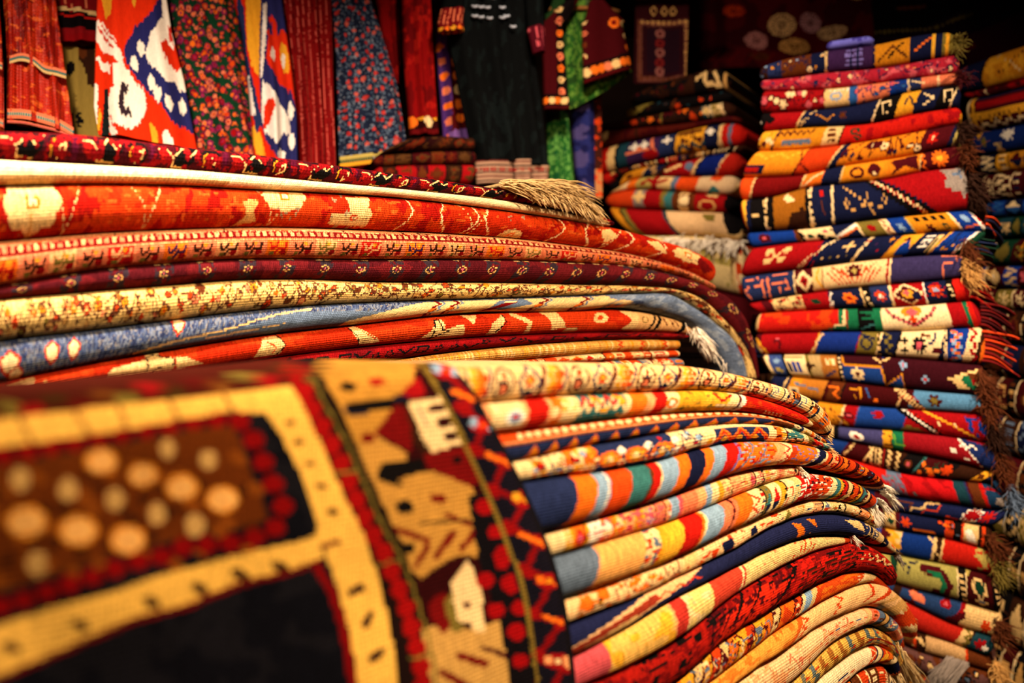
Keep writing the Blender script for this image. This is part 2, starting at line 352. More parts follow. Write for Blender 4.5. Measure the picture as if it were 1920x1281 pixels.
# ------------------------------------------------------------------ the room
MW = plain('dark_plaster', (52,34,28), .9, 6, .3); MF = plain('dark_floor_boards', (60,36,22), .6, 10, .3); MC = plain('dark_ceiling_boards', (34,22,18), .9, 5, .3)
MWD = plain('dark_wood', (78,44,24), .55, 14, .3)
box('floor', -2.6, 3.0, -1.6, 3.9, -.05, 0, MF, kind='structure', bev=0)
box('ceiling', -2.6, 3.0, -1.6, 3.9, H+1.45, H+1.5, MC, kind='structure', bev=0)
box('wall_back', -2.6, 3.0, 3.8, 3.85, 0, H+1.45, MW, kind='structure', bev=0)
box('wall_left', -2.6, -2.55, -1.55, 3.8, 0, H+1.45, MW, kind='structure', bev=0)
box('wall_right', 2.9, 2.95, -1.55, 3.8, 0, H+1.45, MW, kind='structure', bev=0)
box('wall_front', -2.55, 2.9, -1.6, -1.55, 0, H+1.45, MW, kind='structure', bev=0)
def plinth(face, xa, xb, depth, ztop, label, inset=.01):
    """a low plank bench whose front edge follows a pile face"""
    a = face.P(xa, 640)*[1, 1, 0]; b = face.P(xb, 640)*[1, 1, 0]; d = face.d; n = face.n
    root = bpy.data.objects.new('wooden_bench', None); COL.objects.link(root); root.location = ((a+b)/2+n*depth/2)
    tag(root, label, 'bench'); L = np.linalg.norm(b-a)
    def blk(nm, s0, s1, d0, d1, z0, z1):
        V = [a+d*s+n*q+np.array([0, 0, z]) for s in (s0, s1) for q in (d0, d1) for z in (z0, z1)]
        V = np.array(V)-np.array(root.location)
        F = [[0,1,3,2],[4,6,7,5],[0,4,5,1],[2,3,7,6],[0,2,6,4],[1,5,7,3]]
        mesh_obj(nm, V, F, MWD, root, smooth=False)
    k = 5
    for i in range(k): blk('plank', 0, L, depth*i/k+.002, depth*(i+1)/k-.002, ztop-.03, ztop)
    for s in (0.02, L-.08):
        for q in (.03, depth-.09): blk('leg', s, s+.06, q, q+.06, 0, ztop-.03)
    blk('apron', .08, L-.08, .035, .055, ztop-.11, ztop-.03)
    return root
# ------------------------------------------------------------------ piles of folded rugs
def clipx(pts, x0, x1):
    c = smooth_curve(pts, 300); m = (c[:, 0] >= x0) & (c[:, 0] <= x1); c = c[m]
    k = max(1, len(c)//9); r = [tuple(q) for q in c[::k]]
    if tuple(c[-1]) != r[-1]: r.append(tuple(c[-1]))
    return r
def pile(face, top, items, group, left=None, **kw):
    objs = []
    for it in items:
        bot, paint, label = it[:3]; o = dict(kw); o.update(it[3] if len(it) > 3 else {})
        t = o.pop('top', None) or top; b = bot
        xl = o.pop('left', left)
        if xl is not None:
            if isinstance(xl, (list, tuple)): t2 = levl(face, t, xl) if t[0][0] > xl[-1] else t; b2 = levl(face, b, xl)
            else: t2 = extl(t, xl) if t[0][0] > xl+2 else t; b2 = extl(b, xl) if b[0][0] > xl+2 else b
        else: t2, b2 = t, b
        objs.append(folded_rug(face, t2, b2, paint, label, group, **o)); top = bot
    return objs
# ---- middle pile, left half of the photograph
def m0(c):
    c.fill((56, 8, 18)); x = -80; i = 0
    while x < 1180:
        w = 52-.022*max(x, 0)
        k = i % 3
        if k == 0:
            c.poly([(x+w*.1, 30), (x+w*.25, 12), (x+w*.75, 12), (x+w*.95, 45), (x+w*.8, 85), (x+w*.3, 85)], 'black'); c.poly([(x+w*.22, 30), (x+w*.7, 25), (x+w*.85, 50), (x+w*.72, 78), (x+w*.35, 78)], (118, 10, 16))
            c.line([(x+w*.25, 80), (x+w*.2, 45), (x+w*.35, 28)], 2.4, 'ochre'); c.line([(x+w*.5, 75), (x+w*.55, 50), (x+w*.75, 40), (x+w*.72, 70), (x+w*.5, 86)], 2.6, 'sand')
        elif k == 1:
            c.seg(x, x+w*.22, (66, 10, 34)); c.poly([(x+w*.3, 25), (x+w*.5, 15), (x+w*.95, 40), (x+w, 80), (x+w*.6, 85)], (118, 10, 16)); c.zigv(x+w*.55, 25, 70, w*.13, 3, (150, 20, 16)); c.line([(x+w*.35, 30), (x+w*.7, 28), (x+w*.98, 60), (x+w*1.0, 92)], 2, 'sand')
        else:
            c.poly([(x, 8), (x+w, 8), (x+w*.9, 60), (x+w*.6, 95), (x+w*.1, 95)], 'black'); c.zig(x+w*.05, x+w*.95, 15, 50, w*.5, 2.6, 'sand'); c.dia(x+w*.5, 22, w*.16, 5, (150, 20, 16)); c.line([(x, 90), (x+w*.6, 92)], 2, 'tan')
        x += w; i += 1
    c.blobs((118, 10, 16), 10, .62, 3); c.rect(-90, 1200, 0, 7, 'dkred')
def m1(c):
    c.fill((246, 224, 178)); c.rect(-90, 420, 62, 100, (222, 176, 110))
    for x in range(-80, 420, 7): c.rect(x, x+2, 66, 96, (190, 140, 84))
def m2(c):
    c.fill((172, 36, 10)); c.blobs((192, 54, 14), 26, .5, 1, asp=2); c.blobs((150, 18, 10), 30, .62, 2, asp=.6); c.blobs((206, 86, 30), 5, .74, 5, asp=3)
    for x in (0, 150, 385, 760, 1010): c.line([(x+85, 5), (x+105, 50), (x+112, 100)], 2.6, 'sand', 7); c.line([(x+140, 2), (x+128, 40), (x+112, 100)], 2.6, 'sand', 7)
    def fl(x, v, r):
        for a in range(8): c.ell(x+r*.75*math.cos(a*.785), v+r*.55*math.sin(a*.785)*100/c.h, r*.42, r*.34, 'sand')
        c.ell(x, v, r*.8, r*.6, 'sand'); c.rect(x-r*.28, x+r*.28, v-13, v+13, 'orange'); c.rect(x-r*.16, x+r*.16, v-8, v+8, 'cream'); c.blobs((150, 130, 100), 9, .80, 9, x-r, x+r)
    fl(50, 36, 46); fl(518, 18, 34); fl(1270, 45, 24); fl(950, 96, 18)
    c.line([(48, 60), (48, 100)], 5, 'tan'); c.poly([(440, 40), (452, 30), (468, 38), (460, 62), (470, 90), (430, 100), (448, 75)], 'tan')
    c.poly([(630, 10), (675, 8), (672, 40), (680, 60), (676, 96), (606, 92), (606, 62), (640, 60)], 'sand'); c.ell(648, 72, 8, 6, 'rust'); c.ell(648, 72, 4, 3, 'cream'); c.seg(612, 680, 'slate') if False else None; c.blobs((150, 130, 100), 8, .74, 4, 606, 682)
    for (x, s) in ((745, 1), (815, -1), (870, 1), (900, -1), (1030, 1), (1085, -1), (1160, 1), (1220, 1)): c.line([(x, 3), (x+9*s, 40), (x+4*s, 70), (x-10*s, 98)], 2.6, 'cream')
    c.poly([(1105, 30), (1125, 15), (1140, 45), (1122, 75), (1110, 60)], 'sand'); c.poly([(1190, 35), (1215, 20), (1235, 70), (1210, 60)], 'sand'); c.poly([(1290, 30), (1320, 55), (1310, 90), (1288, 60)], 'dkred')
def m3(c):
    c.fill('salmon'); c.blobs('rust', 14, .66, 2); c.rect(-90, 1400, 0, 12, 'peach'); c.flow(180, 1200, ['ochre', 'crim', 'dkred'], 24, 4, 'dbrown', 5)
    c.rect(-90, 1400, 13, 36, 'dkred'); x = -80
    while x < 1350: w = 15-.005*x; c.rect(x, x+w*.55, 17, 32, 'peach' if int(x/15) % 2 else 'salmon'); x += w
    c.rect(-90, 1400, 36, 40, 'peach'); x = -85; i = 0
    c.rect(-90, 1400, 40, 100, 'salmon'); cs = [('red', 'peach'), ('orange', 'purple'), ('peach', 'dbrown'), ('orange', 'red'), ('peach', 'olive')]
    while x < 1330:
        w = 56-.022*max(x, 0); a, b = cs[(i*3) % 5] if i % 2 else ('peach', 'dbrown')
        c.rect(x+2, x+w-3, 44, 92, a if i % 2 else 'salmon'); c.line([(x+w*.2, 52), (x+w*.25, 72), (x+w*.45, 66), (x+w*.5, 50)], w*.09, b); c.line([(x+w*.45, 85), (x+w*.55, 70), (x+w*.8, 72), (x+w*.85, 52)], w*.09, b); c.ell(x+w*.75, 82, w*.14, w*.09, 'crim'); c.ell(x+w*.3, 86, w*.1, w*.07, 'olive'); c.ell(x+w*.62, 55, w*.09, w*.07, 'ochre')
        x += w; i += 1
def m4(c):
    c.fill((92, 20, 26)); c.blobs((70, 14, 22), 18, .55, 1, asp=2.5); x = -60
    while x < 1420:
        st = 92-.042*x; c.blobs((44, 34, 44), 6, .5, 8, x-st*.22, x+st*.22)
        for a in range(8): c.ell(x+7*math.cos(a*.785), 50+6*math.sin(a*.785)*100/c.h, 1.7, 1.5, 'tan')
        c.ell(x, 50, 2.2, 1.6, 'pink'); c.rect(x-15, x-4, 3, 7, 'sand'); c.rect(x+3, x+14, 2, 6, 'tan'); x += st
def m5(c):
    c.fill((232, 196, 122)); c.flow(-80, 1400, ['rust', 'ochre', 'tan', 'brown', 'orange'], 22, 8, (96, 60, 40), 2); c.flow(-80, 1400, ['rust', 'tan', 'olive', 'salmon'], 30, 7, (90, 40, 24), 8); c.line([(-80+i*13, 20+60*((i*7) % 5)/4) for i in range(115)], 1.1, (60, 40, 34))
def m6(c):
    c.fill((66, 82, 120)); c.blobs((104, 116, 140), 9, .55, 1, asp=.3); c.blobs((44, 54, 92), 8, .6, 5, asp=.25); c.blobs((120, 120, 124), 5, .70, 7, asp=.5)
    c.poly([(255, 100), (330, 70), (400, 62), (480, 45), (520, 20), (620, 30), (700, 45), (700, 100)], 'slate'); c.line([(250, 92), (330, 70), (420, 55), (500, 22), (560, 14)], 4, 'sand'); c.line([(380, 78), (460, 72), (520, 62)], 3, 'sand')
    for (x, v, r) in ((10, 58, 22), (88, 45, 15), (128, 45, 13), (318, 18, 13), (25, 95, 16)): c.poly([(x-r, v-12), (x, v-34), (x+r, v-10), (x+r*.6, v+22), (x, v+36), (x-r*.7, v+14)], 'rust'); c.poly([(x-r*.75, v-9), (x, v-26), (x+r*.75, v-8), (x+r*.4, v+16), (x, v+27), (x-r*.5, v+10)], 'cream')
    c.poly([(640, 80), (700, 50), (745, 20), (770, 10), (1120, 8), (1160, 60), (1180, 100), (640, 100)], (222, 190, 132)); c.seg(806, 830, 'slate') if False else None
    c.poly([(905, 20), (950, 10), (975, 50), (940, 90), (905, 80)], 'slate'); c.poly([(900, 95), (920, 40), (945, 30), (935, 60), (915, 90)], 'dkred'); c.ell(930, 30, 12, 4, 'cream')
    for x in (795, 828, 990, 1065): c.zigv(x, 8, 95, 5, 5, 'dkred'); c.zigv(x+9, 8, 95, 4, 3, 'slate'); c.ell(x-2, 60, 6, 5, 'orange')
    c.poly([(1100, 0), (1320, 0), (1420, 0), (1420, 100), (1210, 100), (1180, 60), (1150, 50), (1110, 30)], (98, 116, 148)); c.blobs((130, 146, 170), 8, .6, 9, 1120, 1420)
def m7(c):
    c.fill((176, 38, 12)); c.blobs((196, 56, 18), 22, .52, 1, asp=3)
    c.seg(1, 4, 'black', .3); c.poly([(8, 15), (60, 10), (56, 95), (12, 95)], 'sand'); c.poly([(70, 95), (78, 30), (84, 60), (80, 95)], 'tan')
    c.poly([(185, 100), (200, 40), (230, 30), (265, 20), (268, 0), (290, 0), (296, 22), (318, 30), (316, 80), (300, 100)], 'sand'); c.line([(268, 70), (268, 15), (282, 5), (296, 22), (316, 35), (318, 60), (285, 66), (270, 90)], 2.4, 'black'); c.poly([(320, 30), (340, 40), (372, 80), (322, 84)], 'sand')
    c.poly([(462, 100), (482, 10), (508, 4), (520, 50), (512, 95)], 'sand'); c.line([(510, 5), (522, 50), (505, 90)], 2.2, 'black'); c.line([(488, 25), (505, 55), (498, 80)], 2.5, 'rust')
    c.poly([(640, 10), (655, 5), (700, 80), (690, 95), (662, 90), (652, 50)], 'sand'); c.line([(642, 10), (655, 50), (662, 92)], 2.2, 'black'); c.line([(665, 30), (690, 70)], 2.2, 'rust')
    c.poly([(768, 100), (792, 55), (800, 20), (812, 15), (818, 60), (850, 40), (858, 90), (840, 100)], 'sand'); c.line([(796, 92), (798, 18), (806, 14), (812, 60), (825, 66), (790, 92)], 2.2, 'black')
    c.poly([(850, 2), (880, 8), (870, 45), (860, 20)], 'sand'); c.poly([(900, 95), (906, 45), (926, 10), (930, 30), (920, 90)], 'sand'); c.line([(946, 12), (975, 50), (976, 95)], 8, 'sand'); c.line([(926, 10), (932, 40), (915, 85)], 2, 'black')
    c.poly([(995, 5), (1025, 8), (1045, 80), (1020, 85), (1010, 40)], 'sand'); c.ell(1108, 42, 13, 10, 'sand'); c.ell(1107, 42, 5, 5, 'rust'); c.ell(1058, 90, 14, 5, 'sand')
    c.poly([(1145, 5), (1180, 5), (1180, 95), (1150, 90), (1165, 50)], 'sand'); c.seg(1178, 1300, (222, 172, 112)); c.seg(1206, 1211, 'black', .3); c.seg(1216, 1222, 'black', .2); c.seg(1262, 1270, 'black', .2); c.ell(1192, 40, 7, 7, 'olive', .5)
    for x in (1232, 1244, 1254): c.line([(x-4, 20), (x+3, 60)], 2.4, 'brown')
def m8(c):
    c.fill((124, 10, 14)); c.blobs((98, 8, 16), 14, .6, 1, asp=2); rg = random.Random(4); x = 180
    while x < 1290:
        k = rg.random(); v = rg.uniform(30, 70)
        if k < .4: c.star(x, v, 9, 'black', 5, .5); c.star(x, v, 5, 'dkred', 5, .4)
        elif k < .7: c.line([(x-14, v-15), (x, v+15), (x+14, v-20)], 4.5, 'black')
        else: c.rect(x-12, x+12, 25, 75, 'black'); c.rect(x-7, x+9, 38, 66, 'dkred')
        x += rg.uniform(24, 44)
def m9(c):
    c.fill((206, 150, 72)); rg = random.Random(7)
    for x in range(600, 1290, 6):
        if rg.random() < .6: c.seg(x, x+rg.uniform(1.5, 4), rg.choice(['sand', 'ochre', (184, 126, 52)]))
    for x in (1150, 1190, 1232): c.zigv(x, 8, 92, 4, 3, 'rust')
def m10(c): c.fill((232, 190, 132)); c.bands(930, 1300, ['sand', 'peach', 'cream', 'rorange'], ['rust', 'red', 'orange', 'cream'], 4, 10, 30, 0, None); c.dots(700, 930, 50, 42, 2, 'navy')
def m11(c): c.fill('rust'); c.bands(1000, 1300, ['rust', 'orange', 'slate', 'dkred'], ['cream', 'navy', 'orange', 'sand'], 6, 10, 30)
def mx(a, b, sd):
    def f(c): c.fill(a); c.flow(0, 1300, [b, 'sand', 'crim'], 30, 8, 'black', sd)
    return f
MT = [(-80, 246), (0, 248), (134, 253), (335, 276), (470, 291), (640, 313), (768, 331), (935, 357), (1036, 379), (1103, 398), (1150, 420)]
B0 = [(-80, 298), (0, 304), (150, 312), (335, 322), (600, 345), (768, 360), (935, 379), (1070, 406), (1140, 426)]
B1 = [(-80, 352), (0, 350), (130, 347), (335, 350), (470, 357), (600, 363), (734, 372), (902, 391), (1036, 410), (1110, 424)]
B2 = [(-80, 460), (0, 453), (182, 438), (328, 431), (474, 427), (700, 433), (850, 440), (1000, 452), (1075, 462), (1150, 472), (1225, 489), (1290, 512), (1330, 533)]
T2 = B1[:-1]+[(1137, 426), (1225, 449), (1300, 475), (1326, 492), (1331, 506)]
B3 = [(-80, 552), (0, 538), (146, 511), (292, 497), (437, 487), (547, 486), (700, 488), (850, 487), (1000, 490), (1150, 499), (1262, 515), (1337, 548)]
B4 = [(-80, 572), (0, 562), (146, 549), (292, 537), (437, 526), (547, 524), (700, 529), (887, 530), (1075, 534), (1187, 537), (1262, 545), (1302, 560), (1337, 590), (1375, 635), (1397, 680), (1408, 716)]
T4 = clipx(B3, -90, 1330)+[(1352, 556), (1378, 586), (1400, 640), (1414, 712)]
B5 = [(-80, 652), (0, 639), (146, 622), (292, 604), (437, 586), (583, 573), (700, 567), (887, 561), (1075, 555), (1187, 551), (1244, 552), (1284, 574), (1322, 602), (1356, 632), (1376, 668), (1388, 714)]
B6 = [(-80, 735), (0, 716), (109, 695), (255, 666), (365, 648), (510, 626), (620, 614), (700, 605), (812, 592), (887, 586), (1037, 586), (1169, 579), (1225, 590), (1281, 612), (1319, 652), (1345, 690), (1356, 714)]
T7 = clipx(B6, -90, 1225)+[(1262, 600), (1287, 615)]
B7 = [(-80, 760), (7, 743), (146, 721), (292, 703), (437, 681), (583, 661), (700, 648), (850, 635), (1000, 627), (1150, 623), (1262, 626), (1288, 630)]
B8 = [(-80, 815), (150, 775), (292, 745), (437, 716), (583, 694), (700, 679), (812, 663), (925, 651), (1037, 642), (1150, 636), (1266, 636)]
B9 = [(-80, 850), (150, 805), (437, 745), (583, 722), (700, 703), (850, 685), (1000, 672), (1150, 660), (1266, 656)]
B10 = [(-80, 890), (150, 838), (437, 770), (583, 745), (700, 726), (887, 693), (1112, 678), (1268, 670)]
B11 = [(-80, 930), (150, 875), (437, 800), (700, 748), (887, 713), (1112, 697), (1275, 690)]
B12 = [(-80, 985), (150, 925), (437, 840), (700, 780), (1112, 730), (1280, 716)]
def zr(face, x0, x1, z, n=6): return [(x, float(face.yz(x, z))) for x in np.linspace(x0, x1, n)]
B13 = zr(MID, -80, 1285, H-.20)
GM = 'folded rugs of the long pile in the middle'
KF = dict(cell=2.2, nv=24, depth=.42)
mid = pile(MID, MT, [
 (B0, m0, 'dark red and black patterned rug lying topmost on the long middle pile', dict(mat=M_PILE)),
 (B1, m1, 'plain cream rug underside band just below the topmost dark red rug', dict(out=-.1)),
 (B2, m2, 'thick orange red rug with cream flowers near the top of the middle pile', dict(top=T2)),
 (B3, m3, 'salmon pink rug with small checked border line and leaf squares'),
 (B4, m4, 'dark burgundy rug with tiny rows of dotted rosettes, middle pile', dict(top=T4)),
 (B5, m5, 'cream beige rug covered in fine rust and black vine flowers'),
 (B6, m6, 'faded slate blue rug turning to beige, middle pile'),
 (B7, m7, 'orange red rug with cream leaf shapes outlined in black', dict(top=T7)),
 (B8, m8, 'deep crimson rug with black flower motifs under the orange red one'),
 (B9, m9, 'plain mustard tan striped rug low in the middle pile'),
 (B10, m10, 'thin pale cream rug with red touches under the mustard one'),
 (B11, m11, 'thin orange and blue rug lowest to be seen in the middle pile'),
 (B12, mx('burg', 'sand', 3), 'burgundy rug at the bottom of the middle pile, hidden by the front pile', dict(cell=8, nv=10)),
 (B13, mx('navy', 'rust', 5), 'dark blue rug at the bottom of the middle pile, hidden by the front pile', dict(cell=8, nv=10)),
], GM, **KF)
plinth(MID, -80, 1285, .42, H-.203, 'dark wooden bench under the long middle pile')
fringe(mid[7], MID, (1287, 612), (1290, 634), (26, 44), 60, 'white', .0016, .03, .25, 3, .35, .006)
fringe(mid[6], MID, (1268, 600), (1350, 690), (-2, 26), 26, 'white', .0010, .03, .5, 4, .1, .004, 1)
# beige fringe spilling over the top of the middle pile
fr_base = folded_rug(MID, [(930, 343), (985, 340), (1040, 347), (1085, 368), (1110, 392)], [(940, 356), (985, 366), (1036, 380), (1075, 392), (1100, 402)], lambda c: c.fill((190, 160, 110)), 'beige rug with long cream fringe thrown over the end of the middle pile', GM, cell=4, nv=10, depth=.25)
rgf = random.Random(5); S = []; E = []
for i in range(620):
    if i % 2:
        x = rgf.uniform(936, 1040); y = 344+rgf.uniform(-5, 8); L_ = rgf.uniform(30, 90); tx = x+L_; ty = y+L_*rgf.uniform(.12, .5)
    else:
        x = rgf.uniform(985, 1095); y = 346+max(0, x-1040)*.55+rgf.uniform(-6, 10); k_ = round(x/9)*9; tx = x+rgf.uniform(16, 30)+(k_-985)*.18; ty = y+rgf.uniform(26, 50)
    ty = min(ty, 384+max(0, tx-1030)*.40)
    S.append(MID.off(x, y, rgf.uniform(.012, .04))); E.append(MID.off(min(tx, 1146), ty, rgf.uniform(.03, .06)))
strands(fr_base, S, E, .0017, 'linen', .22, 6, 8, jit=.003, curl=.04)
# ---- front pile, right of the draped rug
def f0(c):
    c.fill((240, 200, 142)); x = 850; i = 0
    while x < 1560:
        w = 50-.03*(x-850) if x < 1300 else 30
        if i % 3 == 0:
            c.seg(x+w*.08, x+w*.92, (238, 196, 140)); c.seg(x, x+w*.09, 'burg', .2); c.seg(x+w*.9, x+w, 'indigo', .2)
            for q, v in enumerate((10, 30, 50, 70, 90)): c.dots(x+w*(.3 if q % 2 else .42), x+w*.85, v, w*.24, w*.12, ['gold', 'orange', 'rorange'], 1)
        elif i % 3 == 1:
            c.ell(x+w*.5, 50, w*.42, c.h*.47, 'burg'); c.ell(x+w*.5, 50, w*.34, c.h*.40, (246, 214, 160)); c.ell(x+w*.5, 64, w*.22, c.h*.22, 'brown'); c.ell(x+w*.5, 66, w*.1, c.h*.11, 'salmon'); c.ell(x+w*.5, 26, w*.1, c.h*.1, 'rust'); c.dots(x+w*.3, x+w*.75, 44, w*.2, w*.05, 'navy')
        else:
            c.dia(x+w*.5, 50, w*.5, c.h*.56, 'indigo'); c.dia(x+w*.5, 50, w*.38, c.h*.43, (246, 214, 160)); c.star(x+w*.5, 46, w*.24, 'rust', 6, .45); c.ell(x+w*.5, 46, w*.08, w*.09, 'gold'); c.ell(x+w*.5, 78, w*.12, c.h*.07, 'navy'); c.seg(x+w*.94, x+w, 'brown', .2)
        x += w; i += 1
    c.bands(1420, 1570, ['sand', 'cream', 'orange', 'peach'], ['navy', 'burg', 'slate', 'orange', 'brown'], 3, 7, 15, 0, 'navy')
def f1(c):
    c.fill('peach'); c.segs([900, 'cream', 958, 'peach', 966, 'red', 1004, 'peach', 1012, 'orange', 1030, 'cream', 1062, 'teal', 1150, 'cream', 1160, 'orange', 1190, 'peach', 1206, 'red', 1228, 'cream', 1250, 'gold', 1300, 'yellow', 1345, 'cream', 1362, 'white', 1376, 'red', 1500, 'cream', 1530])
    c.ell(942, 50, 18, 18, 'white'); c.ell(942, 50, 12, 12, 'ltblue'); c.ell(942, 50, 6, 6, 'red'); c.ell(1018, 50, 7, 14, 'cream'); c.blobs('gold', 9, .6, 3, 1030, 1062); c.zig(1064, 1148, 18, 60, 16, 6, 'cream'); c.zig(1064, 1148, 6, 40, 20, 5, 'red'); c.blobs('gold', 9, .66, 4, 1064, 1180)
    c.ell(1238, 50, 10, 16, 'orange'); c.ell(1238, 50, 5, 10, 'white'); c.blobs('olive', 8, .68, 4, 1250, 1345); c.line([(1315, 15), (1332, 50), (1348, 15)], 6, 'red'); c.ell(1332, 70, 10, 7, 'cream'); c.seg(1363, 1367, 'burg'); c.blobs('rust', 9, .55, 6, 1376, 1500)
    for x in range(1422, 1452, 7): c.line([(x, 75), (x+5, 92)], 2, 'cream')
def f2(c):
    c.fill('indigo'); c.rect(900, 1600, 0, 30, 'rorange'); c.dots(960, 1560, 15, 17, 5.2, ['cream'], 1.2); c.rect(900, 1600, 30, 37, 'peach'); c.rect(900, 1600, 37, 43, 'brown')
    for x in range(985, 1540, 38): c.tri(x, 48, 100, 15, 'orange'); c.tri(x, 62, 94, 8, 'gold'); c.dots(x-2, x, 80, 5, 2, 'red')
    c.rect(1440, 1600, 43, 100, 'brown'); c.bands(1480, 1560, ['cream', 'orange', 'indigo'], ['burg', 'cream', 'gold'], 4, 8, 12)
def f3(c):
    c.fill('cream'); c.blobs('orange', 14, .55, 2, 980, 1140); c.blobs('gold', 11, .62, 3, 980, 1140); c.blobs('indigo', 9, .72, 4, 980, 1140); c.flow(985, 1120, ['white', 'red', 'orange', 'ltblue'], 20, 8, 'burg', 2)
    c.seg(1100, 1240, 'indigo')
    for x in (1122, 1172, 1222): c.ell(x, 55, 22, 15, 'orange', .45); c.ell(x, 55, 14, 9, 'gold', .3); c.ell(x, 55, 6, 5, 'cream'); c.ell(x+24, 30, 8, 7, 'white'); c.ell(x+24, 75, 8, 7, 'cream'); c.ell(x+24, 75, 4, 3, 'red')
    c.flow(1190, 1300, ['white', 'ltblue', 'orange', 'red'], 14, 7, 'indigo', 7); c.rect(1320, 1426, 0, 100, 'indigo'); c.zig(1322, 1424, 25, 80, 34, 9, 'orange'); c.zig(1322, 1424, 30, 85, 34, 3.5, 'red'); c.rect(1300, 1428, 2, 14, 'cream'); c.dots(1310, 1424, 70, 30, 6, ['gold'])
    c.segs([1426, 'cream', 1440, 'orange', 1452, 'gold', 1462, 'teal', 1492, 'cream', 1502, 'olive', 1512, 'red', 1530, 'teal', 1560]); c.blobs('cream', 6, .66, 8, 1430, 1560); c.seg(1460, 1463, 'burg'); c.blobs('burg', 7, .7, 5, 1430, 1560)
def f4(c):
    c.segs([900, 'indigo', 1046, 'orange', 1084, 'ltblue', 1110, 'rorange', 1150, 'teal', 1184, 'brown', 1189, 'red', 1206, 'ltblue', 1240, 'orange', 1262, 'navy', 1290, 'orange', 1306, 'ltblue', 1330, 'red', 1352, 'lilac', 1356, 'orange', 1420, 'peach', 1436, 'cream', 1450, 'rust', 1462, 'orange', 1500, 'cream', 1506, 'navy', 1520, 'cream', 1526, 'rust', 1560, 'orange', 1640, 'burg', 1660], .08)
    c.put((c.c.sum(-1) == 0), 'indigo'); c.blobs('ltblue', 8, .66, 3, 1356, 1420); c.blobs('red', 8, .68, 4, 1356, 1420); c.seg(1372, 1375, 'slate', .2); c.seg(1396, 1399, 'slate', .2); c.zigv(1443, 5, 95, 5, 4, 'red'); c.blobs('lilac', 6, .7, 7, 1456, 1510)
    c.bands(1526, 1650, ['orange', 'rust', 'peach', 'burg', 'slate'], ['cream', 'red', 'slate', 'gold', 'navy'], 8, 6, 14, 0, 'burg'); c.seg(1104, 1107, 'white', .08); c.seg(1204, 1207, 'cream', .08)
def f5(c):
    c.fill('cream'); c.bands(1040, 1340, ['peach', 'cream', 'orange', 'salmon', 'gold', 'cream'], ['white', 'pink', 'lilac', 'orange', 'red', 'cream'], 3, 14, 30, .1, None); c.segs([1240, 'ltblue', 1256, 'pink', 1262, 'salmon', 1290, 'peach', 1306, 'ltblue', 1318, 'cream', 1330, 'gold', 1342], .1); c.seg(1085, 1110, 'white', .1); c.blobs('pink', 6, .62, 5, 1085, 1240)
    c.bands(1340, 1480, ['cream', 'sand', 'peach'], ['pink', 'rust', 'salmon', 'gold'], 9, 10, 18, 0, None); c.blobs('salmon', 6, .66, 9, 1340, 1480); c.dots(1375, 1440, 40, 18, 3.5, ['crim'])
def f6(c):
    c.segs([900, 'slate', 1088, 'peach', 1092, (236, 172, 96), 1180, 'cream', 1206, 'gold', 1216, 'yellow', 1250, 'red', 1283, 'orange', 1288, 'cream', 1292, 'ltblue', 1324, 'salmon', 1350, 'orange', 1376, 'cream', 1392, 'slate', 1430, 'gold', 1452, 'cream', 1468, 'red', 1500, 'rust', 1530, 'cream', 1545, 'red', 1700], .1)
    c.blobs('slate', 8, .62, 3, 1180, 1208); c.blobs('rust', 7, .66, 4, 1180, 1208); c.zigv(1385, 5, 95, 6, 4, 'rust'); c.bands(1392, 1470, ['cream', 'sand', 'olive', 'gold'], ['teal', 'rust', 'red', 'navy'], 4, 10, 18); c.blobs('white', 5, .66, 5, 1470, 1530); c.blobs('burg', 6, .7, 6, 1470, 1530); c.seg(1340, 1343, 'burg', .1)
    c.bands(1540, 1610, ['red', 'rust', 'gold', 'sand', 'teal', 'slate'], ['cream', 'burg', 'orange', 'white'], 5, 6, 12, 0, 'burg'); c.segs([1610, 'rust', 1622, 'ltblue', 1640])
def f7(c):
    c.fill((240, 200, 146)); c.flow(1070, 1300, ['orange', 'rust', 'gold', 'salmon'], 22, 9, 'burg', 3); c.blobs('orange', 12, .62, 2, 1060, 1200); c.seg(1262, 1284, 'sand', .1); c.blobs('rust', 10, .6, 8, 1270, 1440); c.poly([(1330, 30), (1350, 20), (1356, 70), (1340, 80)], 'navy'); c.poly([(1385, 25), (1396, 20), (1400, 60), (1388, 70)], 'navy'); c.blobs('navy', 8, .74, 6, 1440, 1640)
    c.bands(1450, 1640, ['cream', 'sand', 'peach', 'sand'], ['rust', 'navy', 'olive', 'orange', 'slate'], 7, 8, 20, 0, None)
def f8(c):
    c.fill((28, 34, 76)); c.poly([(1040, 60), (1200, 0), (1300, 0), (1240, 45), (1205, 55), (1120, 100), (1040, 100)], (236, 190, 140)); c.poly([(1040, 66), (1205, 14), (1218, 40), (1100, 100), (1040, 100)], (150, 52, 34)); c.poly([(1060, 82), (1170, 50), (1180, 66), (1080, 100)], 'sand')
    c.zig(1210, 1290, 20, 42, 24, 4, 'rust'); c.poly([(1462, 10), (1478, 20), (1492, 75), (1480, 80), (1472, 40)], 'orange'); c.poly([(1490, 10), (1504, 14), (1510, 50), (1502, 40)], 'orange'); c.dots(1500, 1504, 70, 9, 2, 'peach'); c.poly([(1560, 20), (1590, 10), (1600, 60), (1580, 50)], 'sand')
    c.bands(1600, 1680, ['navy', 'indigo', 'sand'], ['sand', 'rust', 'orange', 'cream'], 5, 8, 14, 0, 'sand'); c.blobs('sand', 5, .68, 6, 1600, 1680)
